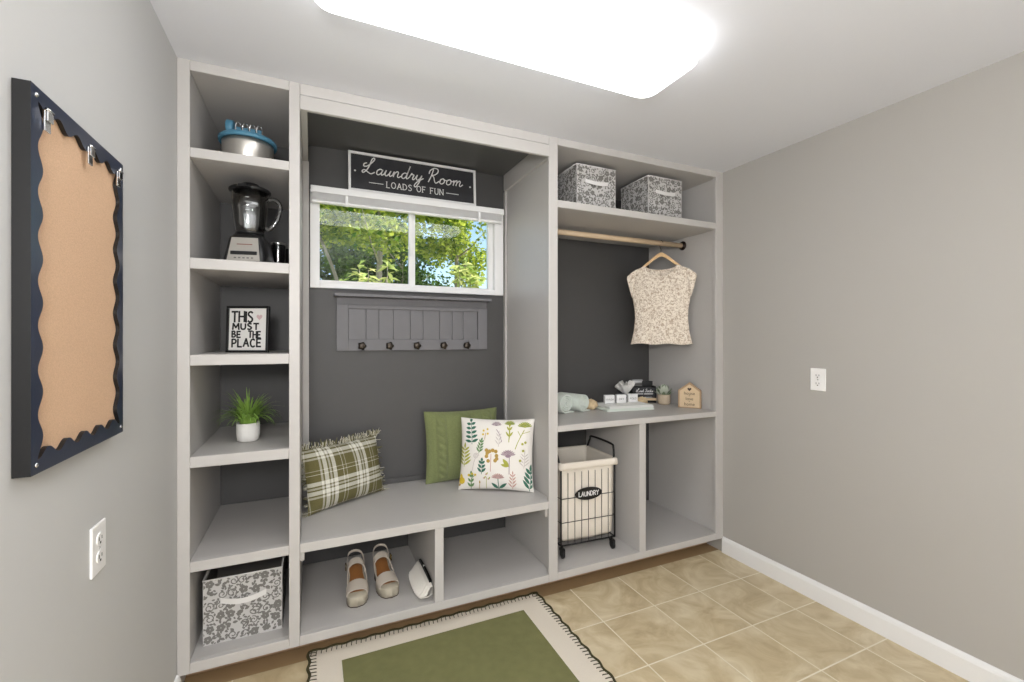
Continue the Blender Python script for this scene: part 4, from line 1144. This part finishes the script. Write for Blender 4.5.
blob(MB(), (0, 0, .028), .040, 9, (1.1, .8, .75), 20).build('sponge', M['sponge'], o)
# folded towels
tw = None
for i, (dz, dx, w_, lb) in enumerate(((0, 0, .170, 'pale folded hand towel at the bottom of the flat stack on the counter'), (.0165, .006, .160, 'pale folded hand towel on top of the flat stack, under the white blocks'))):
    o = thing('folded_towel', lb, 'towel', (1.885 + dx, .340, CZ + dz), R(-6), 'folded towels on the counter')
    mb = MB()
    for k in range(2):
        pts = [(-w_, .0), (-w_ - .003, .004), (-w_, .0075), (w_, .0075), (w_ + .004, .004), (w_, 0)]
        mb.prism([(x - .004 * k, z + k * .0082) for x, z in pts], -.10, .085)
    mb.build('towel_folds', M['mintw'] if i else M['mint'], o, bevel=.003)
bkz = CZ + .034
b0 = None
for k, (x, nm, lb) in enumerate(((1.800, 'WASH', 'small white lettered block on folded towels, leftmost of three'), (1.888, 'DRY', 'small white lettered block on folded towels, middle of three'), (1.978, 'FOLD', 'small white lettered block on folded towels, rightmost of three'))):
    o = thing('letter_block', lb, 'decor block', (x, .375 - k * .008, bkz), R(-14), 'white lettered blocks')
    MB().box(-.034, .034, -.014, .014, 0, .056).build('block', M['signw'], o, bevel=.0025)
    font_mesh(nm, .019, 'lettering', M['graytxt'], o, (0, -.0143, .026))
# tissue box
o = thing('tissue_box', 'blue patterned tissue box with a white tissue behind the white blocks', 'tissue box', (2.038, .50, CZ), R(-20))
mb = MB(); mb.box(-.052, .052, -.052, .052, 0, .072)
rnd = random.Random(5)
for k in range(60):
    x, z = rnd.uniform(-.045, .045), rnd.uniform(.006, .066); mb.poly([(x + .005 * math.cos(a) * (1 + .4 * math.cos(3 * a)), z + .005 * math.sin(a)) for a in [2 * PI * i / 9 for i in range(9)]], mi=1, fn=lambda x, z: (x, -.0526, z))
mb.build('box', [M['navy'], M['greyc']], o)
mb = MB(); rows = []; rnd = random.Random(8)
for i in range(9):
    t = i / 8; row = []
    for k in range(28):
        a = 2 * PI * k / 28
        rr1 = .010 + .046 * t ** .8; w_ = .016 * t * math.sin(3 * a + 1.0) + .010 * t * math.sin(5 * a + 2 * t)
        row.append(((rr1 + w_) * math.cos(a) - .012 * t, (rr1 + w_) * .7 * math.sin(a), 0.068 + .068 * t + .014 * t * math.sin(2 * a + .6) + .010 * t * math.sin(7 * a)))
    rows.append(row)
mb.grid(rows, closev=True); c_ = [(p[0] * .5, p[1] * .5, p[2] + .01 - .02 * (k % 3 == 0)) for k, p in enumerate(rows[-1])]
mb.grid([rows[-1], c_, [(0, 0, .130)] * 28], closev=True); mb.build('tissue', M['paper'], o, recalc=False)
# lost socks box
ls = thing('lost_socks_box', 'black Lost Socks box with white lettering at the back of the counter', 'decor box', (2.200, .512, CZ), R(-24))
mb = MB(); t = .008
mb.box(-.088, .088, -.03, -.03 + t, .010, .112); mb.box(-.088, .010, .05, .05 + t, .010, .112); mb.box(.010, .088, .05, .05 + t, .010, .150); mb.box(-.088, -.088 + t, -.03 + t, .05, .010, .120); mb.box(.088 - t, .088, -.03 + t, .05, .010, .120); mb.box(-.088, .088, -.03, .058, .0, .010)
mb.build('box', M['black'], ls, bevel=.002)
MB().box(-.082, .082, -.040, -.031, .050, .112).build('sign_plate', M['signbk'], ls, bevel=.001)
mb = MB(); s1 = MB(); script(s1, 'Lost Socks', 0, 0, 1.0, .30); xs = [v[0] for v in s1.v]; k = .125 / (max(xs) - min(xs))
mb.add([(-.062 + (p[0] - min(xs)) * k, -.0406, .079 + p[2] * .0095) for p in s1.v], s1.f)
mb.ribbon([(-.060, .066), (-.010, .066)], .005, -.0406); mb.ribbon([(-.004, .066), (.062, .066)], .005, -.0406)
mb.build('lettering', M['signw'], ls, recalc=False)
mb = MB(); mb.box(-.090, .090, -.034, -.030, .018, .034); mb.build('slat', M['woodlt'], ls)
MB().box(-.085, .075, -.036, -.031, .038, .043).build('wire_trim', M['chrome'], ls)
o = thing('grey_card', 'small light grey card standing behind the black Lost Socks box', 'card', (2.245, .628, CZ), 0)
mb = MB(); mb.box(-.044, .044, -.010, .010, 0, .154); mb.build('card_block', M['greyc'], o, bevel=.002)
MB().box(-.042, .042, -.0118, -.0098, .108, .128).build('printed_band', M['graytxt'], o)
MB().box(-.042, .042, -.0118, -.0098, .134, .146).build('printed_band', M['signw'], o)
# succulent
o = thing('potted_succulent', 'small succulent in a round tan pot beside the house plaque', 'potted plant', (2.268, .372, CZ))
MB().lathe([(0, 0), (.034, 0), (.041, .006), (.044, .02), (.044, .068), (.042, .072), (.039, .068), (.038, .060), (0, .058)], 32).build('pot', M['concrete'], o)
mb = MB(); rnd = random.Random(2)
for lay in range(5):
    for k in range(8 - lay // 2):
        a = 2 * PI * (k + lay * .5) / (8 - lay // 2) + rnd.uniform(-.1, .1); el = R(8 + lay * 14); L = .082 - lay * .004; w_ = .013
        ca, sa = math.cos(a), math.sin(a); vs = []
        for t, ww in ((0, .4), (.3, .9), (.6, 1), (.85, .6), (1, .05)):
            d = L * t; e2 = el + .35 * t; px = d * math.cos(e2); pz = .060 + lay * .004 + d * math.sin(e2); q = w_ * ww
            vs += [(ca * px - sa * q, sa * px + ca * q, pz), (ca * px, sa * px, pz - .004 * ww), (ca * px + sa * q, sa * px - ca * q, pz)]
        mb.add(vs, [(3 * i, 3 * i + 1, 3 * i + 4, 3 * i + 3) for i in range(4)] + [(3 * i + 1, 3 * i + 2, 3 * i + 5, 3 * i + 4) for i in range(4)], 0 if rnd.random() < .55 else 1, True)
mb.build('leaves', [M['succ'], M['succw']], o, recalc=False)
MB().lathe([(.037, .058), (.015, .062), (0, .062)], 16).build('soil', M['soil'], o)
# house plaque
hs = thing('house_plaque', 'small wooden house-shaped plaque reading house love home on the counter', 'plaque', (2.298, .168, CZ), R(-52))
hp_ = [(-.072, 0), (.072, 0), (.072, .118), (0, .172), (-.072, .118)]
MB().prism(hp_, .0, .030).build('house_block', M['wooddk'], hs, bevel=.001)
hp2 = [(-.062, .006), (.062, .006), (.062, .112), (0, .158), (-.062, .112)]
MB().prism(hp2, -.003, .0).build('face', M['woodlt'], hs)
for tx, z in (('house', .098), ('+', .082), ('love', .062), ('=', .045), ('home', .026)):
    font_mesh(tx, .029 if len(tx) > 1 else .018, 'lettering', M['heelb'], hs, (0, -.0034, z))
mb = MB(); mb.poly([(.0125 * math.sin(a) ** 3, .126 + .0125 / 16 * (13 * math.cos(a) - 5 * math.cos(2 * a) - 2 * math.cos(3 * a) - math.cos(4 * a))) for a in [2 * PI * i / 24 for i in range(24)]], -.0036); mb.build('heart_print', M['heelb'], hs, recalc=False)

# ------------------------------------------------------------------ laundry basket
lbk = thing('laundry_basket', 'black wire laundry basket with cream canvas bag on casters in the closet cubby', 'laundry basket', (1.468, .275, .1292), R(-3))
hw, hd = .178, .165; zb, zt = .072, .530
fr = MB()
for z in (zb, zt): fr.tube([(-hw, -hd, z), (hw, -hd, z), (hw, hd, z), (-hw, hd, z)], .005, 8, closed=True)
for sx in (-1, 1):
    for sy in (-1, 1): fr.tube([(sx * hw, sy * hd, zb), (sx * hw, sy * hd, zt)], .005, 8)
fr.build('frame', M['blackwire'], lbk)
wr = MB()
for i in range(1, 8):
    x = -hw + 2 * hw * i / 8
    for s in (-1, 1): wr.tube([(x, s * hd, zb), (x, s * hd, zt - .05)], .0017, 6)
for i in range(1, 7):
    y = -hd + 2 * hd * i / 7
    for s in (-1, 1): wr.tube([(s * hw, y, zb), (s * hw, y, zt - .05)], .0017, 6)
    wr.tube([(-hw, y, zb), (hw, y, zb)], .0017, 6)
for z in (.200, .335): wr.tube([(-hw, -hd, z), (hw, -hd, z), (hw, hd, z), (-hw, hd, z)], .0022, 6, closed=True)
wr.build('wires', M['blackwire'], lbk)
# canvas bag
def sq(hx_, hy_, z, n=14, wob=0, ph_=0):
    out = []
    for s0, s1 in (((-1, -1), (1, -1)), ((1, -1), (1, 1)), ((1, 1), (-1, 1)), ((-1, 1), (-1, -1))):
        for i in range(n):
            t = i / n; x = s0[0] + (s1[0] - s0[0]) * t; y = s0[1] + (s1[1] - s0[1]) * t
            d = wob * math.sin(t * PI) * (math.sin(t * 11 + ph_ + s0[0]) + .6 * math.sin(t * 5 + ph_ * 2 + s1[1]))
            out.append((x * (hx_ + d), y * (hy_ + d), z + (wob * .6 * math.sin(t * 7 + ph_) if z < .1 else 0)))
    return out
bg = MB(); rows = []
for z, k, wob in ((zb + .008, -.030, .004), (zb + .03, -.014, .005), (.18, -.010, .004), (.28, -.009, .004), (.38, -.008, .004), (.46, -.007, .003), (zt - .005, -.006, .001), (zt + .006, -.002, .0), (zt + .009, .006, 0), (zt + .004, .011, 0), (zt - .018, .013, .001), (zt - .030, .011, .002), (zt - .031, .008, .002)):
    rows.append(sq(hw + k, hd + k, z, wob=wob, ph_=z * 20))
bg.grid(rows, closev=True); bg.add(rows[0], [tuple(range(len(rows[0])))], 0, True)
bo_ = bg.build('canvas_bag', M['canvas'], lbk)
sd = bo_.modifiers.new('s', 'SOLIDIFY'); sd.thickness = .0015; sd.offset = 0
for s in (-1, 1):
    MB().tube(catmull([(s * hw, -hd + .01, zt - .01), (s * (hw + .012), -hd + .03, zt + .055), (s * (hw + .012), -hd + .06, zt + .078), (s * (hw + .012), hd - .06, zt + .078), (s * (hw + .012), hd - .03, zt + .055), (s * hw, hd - .01, zt - .01)], 6), .0065, 10).build('handle', M['blackwire'], lbk)
mb = MB(); mb.prism([(p[0], p[1]) for p in arc(0, 0, .088, .036, 0, 360, 36)[:-1]], -.004, .0); pq = mb.build('name_plate', M['black'], lbk, loc=(-.004, -hd - .006, .352))
mb = MB(); word(mb, 'LAUNDRY', 0, -.0125, .025, .0048, .22, -.0046, serif=False, center=True, wx=.95); mb.build('lettering', M['signw'], pq, recalc=False)
for sx in (-1, 1):
    for sy in (-1, 1):
        c = MB(); c.tube([(0, 0, zb), (0, 0, .050)], .006, 8); c.box(-.011, .011, -.016, .014, .040, .056)
        c.box(-.012, -.008, -.02, .006, .014, .052); c.box(.008, .012, -.02, .006, .014, .052)
        co = c.build('caster', M['blackwire'], lbk, loc=(sx * (hw - .012), sy * (hd - .012), 0), bevel=.002)
        w_ = MB(); w_.tube([(-.0075, -.006, .0245), (-.006, -.006, .0245), (.006, -.006, .0245), (.0075, -.006, .0245)], [.020, .0245, .0245, .020], 22); w_.build('wheel', M['bplast'], co)

# ------------------------------------------------------------------ rug
rg = thing('area_rug', 'moss green rug with a cream border and dark stitched edge in front of the bench', 'rug', (.546, -.306, .0006))
RW, RD = .556, .375; th = .008
MB().box(-RW, RW, -RD, RD, 0, th).build('border', M['rugc'], rg, bevel=.003)
MB().box(-.430, .424, -.262, .264, th - .001, th + .0022).build('center', M['rugg'], rg, bevel=.001)
mb = MB(); path = []
def edge(x0, y0, x1, y1, n):
    L = math.hypot(x1 - x0, y1 - y0); dx, dy = (x1 - x0) / L, (y1 - y0) / L; nx, ny = dy, -dx
    for i in range(n * 6):
        t = i / (n * 6); w_ = .004 * math.sin(2 * PI * t * n / 4)
        path.append((x0 + dx * L * t + nx * (w_ + .001), y0 + dy * L * t + ny * (w_ + .001), .0066))
    for i in range(n):
        t = (i + .5) / n; px, py = x0 + dx * L * t, y0 + dy * L * t
        mb.tube([(px + nx * .003, py + ny * .003, th - .002), (px - nx * .004, py - ny * .004, th + .0014), (px - nx * .026 + dx * .004, py - ny * .026 + dy * .004, th + .0014), (px - nx * .028 + dx * .004, py - ny * .028 + dy * .004, th - .001)], .0019, 5)
edge(RW, -RD, RW, RD, 36); edge(RW, RD, -RW, RD, 54); edge(-RW, RD, -RW, -RD, 36); edge(-RW, -RD, RW, -RD, 54)
mb.tube(path, .0062, 6, closed=True); mb.build('stitched_edge', M['rugst'], rg)

# ------------------------------------------------------------------ outdoors
struct('ground', MB().box(-30, 40, YB + .3, 45, -.9, -.6), M['ground'])
def crown(mb, c, rad, n, size, seed, cl=14):
    rnd = random.Random(seed)
    cs = []
    for _ in range(cl):
        a, b, q = rnd.uniform(0, 2 * PI), math.acos(rnd.uniform(-1, 1)), rnd.random() ** .5
        cs.append((c[0] + rad[0] * q * math.sin(b) * math.cos(a), c[1] + rad[1] * q * math.sin(b) * math.sin(a), c[2] + rad[2] * q * math.cos(b), rnd.uniform(.2, .36)))
    for i in range(n):
        k = rnd.choice(cs); a, b, q = rnd.uniform(0, 2 * PI), math.acos(rnd.uniform(-1, 1)), rnd.random() ** .4
        s = k[3]; p = Vector((k[0] + rad[0] * s * q * math.sin(b) * math.cos(a), k[1] + rad[1] * s * q * math.sin(b) * math.sin(a), k[2] + rad[2] * s * .8 * q * math.cos(b)))
        u = Vector((rnd.gauss(0, 1), rnd.gauss(0, 1), rnd.gauss(0, .6))).normalized(); w = u.cross(Vector((rnd.gauss(0, 1), rnd.gauss(0, 1), rnd.gauss(0, 1)))).normalized()
        l = size * rnd.uniform(.7, 1.3); h_ = l * .32; m = u.cross(w) * l * .12
        mb.add([p - u * l * .5, p + w * h_ - m, p + u * l * .5, p - w * h_ - m], [(0, 1, 2, 3)])
def tree(name, label, base, hgt, r0, lean, cc, rad, n, size, m, seed, cl=16, cat='tree'):
    o = thing(name, label, cat, base, group='trees outside the window')
    mb = MB(); top_ = (lean[0], lean[1], hgt)
    pts = catmull([(0, 0, 0), (lean[0] * .3, lean[1] * .3, hgt * .4), (lean[0] * .6 + .05, lean[1] * .6, hgt * .7), top_], 4)
    mb.tube(pts, [r0 * (1 - .6 * i / (len(pts) - 1)) for i in range(len(pts))], 10)
    rnd = random.Random(seed)
    for k in range(6):
        t = rnd.uniform(.6, .95); p = pts[int(t * (len(pts) - 1))]; a = rnd.uniform(0, 2 * PI); L = rnd.uniform(.6, 1.3) * rad[0] * .6
        mb.tube([p, (p[0] + L * .5 * math.cos(a), p[1] + L * .5 * math.sin(a), p[2] + L * .25), (p[0] + L * math.cos(a), p[1] + L * math.sin(a), p[2] + L * .65)], [r0 * .25, r0 * .15, r0 * .05], 6)
    mb.build('trunk', M['bark'], o)
    mb = MB(); crown(mb, cc, rad, n, size, seed + 1, cl); mb.build('foliage', M[m], o, recalc=False)
    return o
tree('shade_tree', 'straight slim-trunked tree seen through the left window pane', (1.02, 6.0, -.6), 5.2, .075, (.05, .1, 0), (.1, .2, 4.75), (1.7, 1.4, 1.25), 9500, .11, 'leafA', 21, 30)
tree('shade_tree', 'tree with a leaning trunk at the left edge of the window', (1.3, 7.2, -.6), 5.4, .05, (-1.9, .2, 0), (-.9, .3, 5.0), (1.6, 1.5, 1.5), 8000, .11, 'leafA', 33, 26)
tree('shade_tree', 'airy tree against the blue sky in the right window pane', (3.2, 8.2, -.6), 5.6, .08, (-.1, .2, 0), (-.1, .2, 4.75), (1.3, 1.3, 1.4), 4000, .11, 'leafA', 45, 22)
tree('dark_tree', 'dark bushy tree low behind the window mullion', (2.2, 10.5, -.6), 4.2, .10, (.1, .2, 0), (-.1, .1, 3.2), (1.6, 1.2, 1.5), 9000, .11, 'leafB', 57, 40)
tree('dark_tree', 'dark bushy tree filling the background of the left window pane', (-.2, 12.0, -.6), 5.4, .12, (.1, .2, 0), (.6, .1, 3.8), (3.2, 1.5, 2.6), 14000, .13, 'leafB', 69, 60)
tree('dark_tree', 'tall dark tree far behind the other trees outside', (1.9, 16.0, -.6), 7.5, .14, (.1, .2, 0), (-.2, .1, 6.0), (2.7, 1.6, 2.6), 11000, .15, 'leafB', 81, 50)
# pale shrubs close to the window
def shrub(loc, label, seed, n, size, hgt, rad):
    o = thing('pale_shrub', label, 'shrub', loc, group='pale shrubs under the window')
    mb = MB(); rnd = random.Random(seed)
    mb2 = MB()
    for k in range(n):
        a = rnd.uniform(0, 2 * PI); q = rnd.random() * rad; top_ = Vector((q * math.cos(a), q * math.sin(a), hgt * rnd.uniform(.85, 1.03)))
        mb2.tube([(0, 0, 0), (top_.x * .5, top_.y * .5, hgt * .6), top_], [.012, .008, .003], 5)
        for j in range(16):
            b = rnd.uniform(0, 2 * PI); e = rnd.uniform(-.5, .7); L = size * rnd.uniform(.7, 1.2); d = Vector((math.cos(b) * math.cos(e), math.sin(b) * math.cos(e), math.sin(e))); s = d.cross(Vector((0, 0, 1))).normalized() * L * .16
            p = top_ + Vector((0, 0, rnd.uniform(-.14, .02))); m_ = p + d * L * .5; t_ = p + d * L - Vector((0, 0, L * .25))
            mb.add([p, m_ + s, t_, m_ - s], [(0, 1, 2, 3)])
    mb2.build('stems', M['bark'], o); mb.build('foliage', M['leafC'], o, recalc=False)
shrub((.62, 2.35, -.6), 'pale green shrub tips along the bottom of the left pane', 5, 10, .12, 2.62, .28)
shrub((.12, 2.5, -.6), 'pale green shrub tips in the lower left corner of the window', 6, 8, .12, 2.58, .2)
shrub((1.38, 2.2, -.6), 'pale green shrub at the lower left of the right pane', 7, 8, .14, 2.70, .16)

# ------------------------------------------------------------------ camera
cam = bpy.data.cameras.new('camera'); co = bpy.data.objects.new('camera', cam); COL.objects.link(co)
cam.sensor_width = 36; cam.sensor_fit = 'HORIZONTAL'; cam.lens = 445.9 * 36 / 1024; cam.shift_y = -2.46 / 1024; cam.clip_start = .02
co.location = (0, -2.06, 1.3723); co.rotation_euler = (PI / 2, 0, -.4221)
scene.camera = co

# ------------------------------------------------------------------ light
def area(name, loc, rot, sx, sy, energy, col):
    l = bpy.data.lights.new(name, 'AREA'); l.shape = 'RECTANGLE'; l.size = sx; l.size_y = sy; l.energy = energy; l.color = col
    o = bpy.data.objects.new(name, l); COL.objects.link(o); o.location = loc; o.rotation_euler = rot
    return o
area('rear_fill', (.75, YF + .02, 1.08), (PI / 2, 0, 0), 2.2, 1.7, 12, (.98, .985, 1.0))  # area fill added on the closed front wall, no window behind it
pl_ = bpy.data.lights.new('camera_left_fill', 'POINT'); pl_.energy = 50; pl_.shadow_soft_size = .16; pl_.color = (1, .985, .965)  # unseen point fill added behind the camera to brighten alcove and walls
po_ = bpy.data.objects.new('camera_left_fill', pl_); COL.objects.link(po_); po_.location = (-.2, -2.35, 1.68)
sun = bpy.data.lights.new('sun', 'SUN'); sun.energy = 5.8; sun.angle = R(.6); sun.color = (1, .96, .88)
so = bpy.data.objects.new('sun', sun); COL.objects.link(so)
d = Vector((-.70, .22, -.80)); so.rotation_euler = d.to_track_quat('-Z', 'Y').to_euler()
w = bpy.data.worlds.new('world'); scene.world = w; w.use_nodes = True
nt = w.node_tree; bg_ = nt.nodes['Background']
sk = nt.nodes.new('ShaderNodeTexSky'); sk.sky_type = 'NISHITA'; sk.sun_disc = False; sk.sun_elevation = R(45); sk.sun_rotation = R(150)
nt.links.new(sk.outputs[0], bg_.inputs['Color']); bg_.inputs['Strength'].default_value = .16
vs = scene.view_settings
vs.view_transform = 'Standard'; vs.look = 'None'; vs.gamma = 1; vs.use_curve_mapping = False; vs.exposure = 0.72
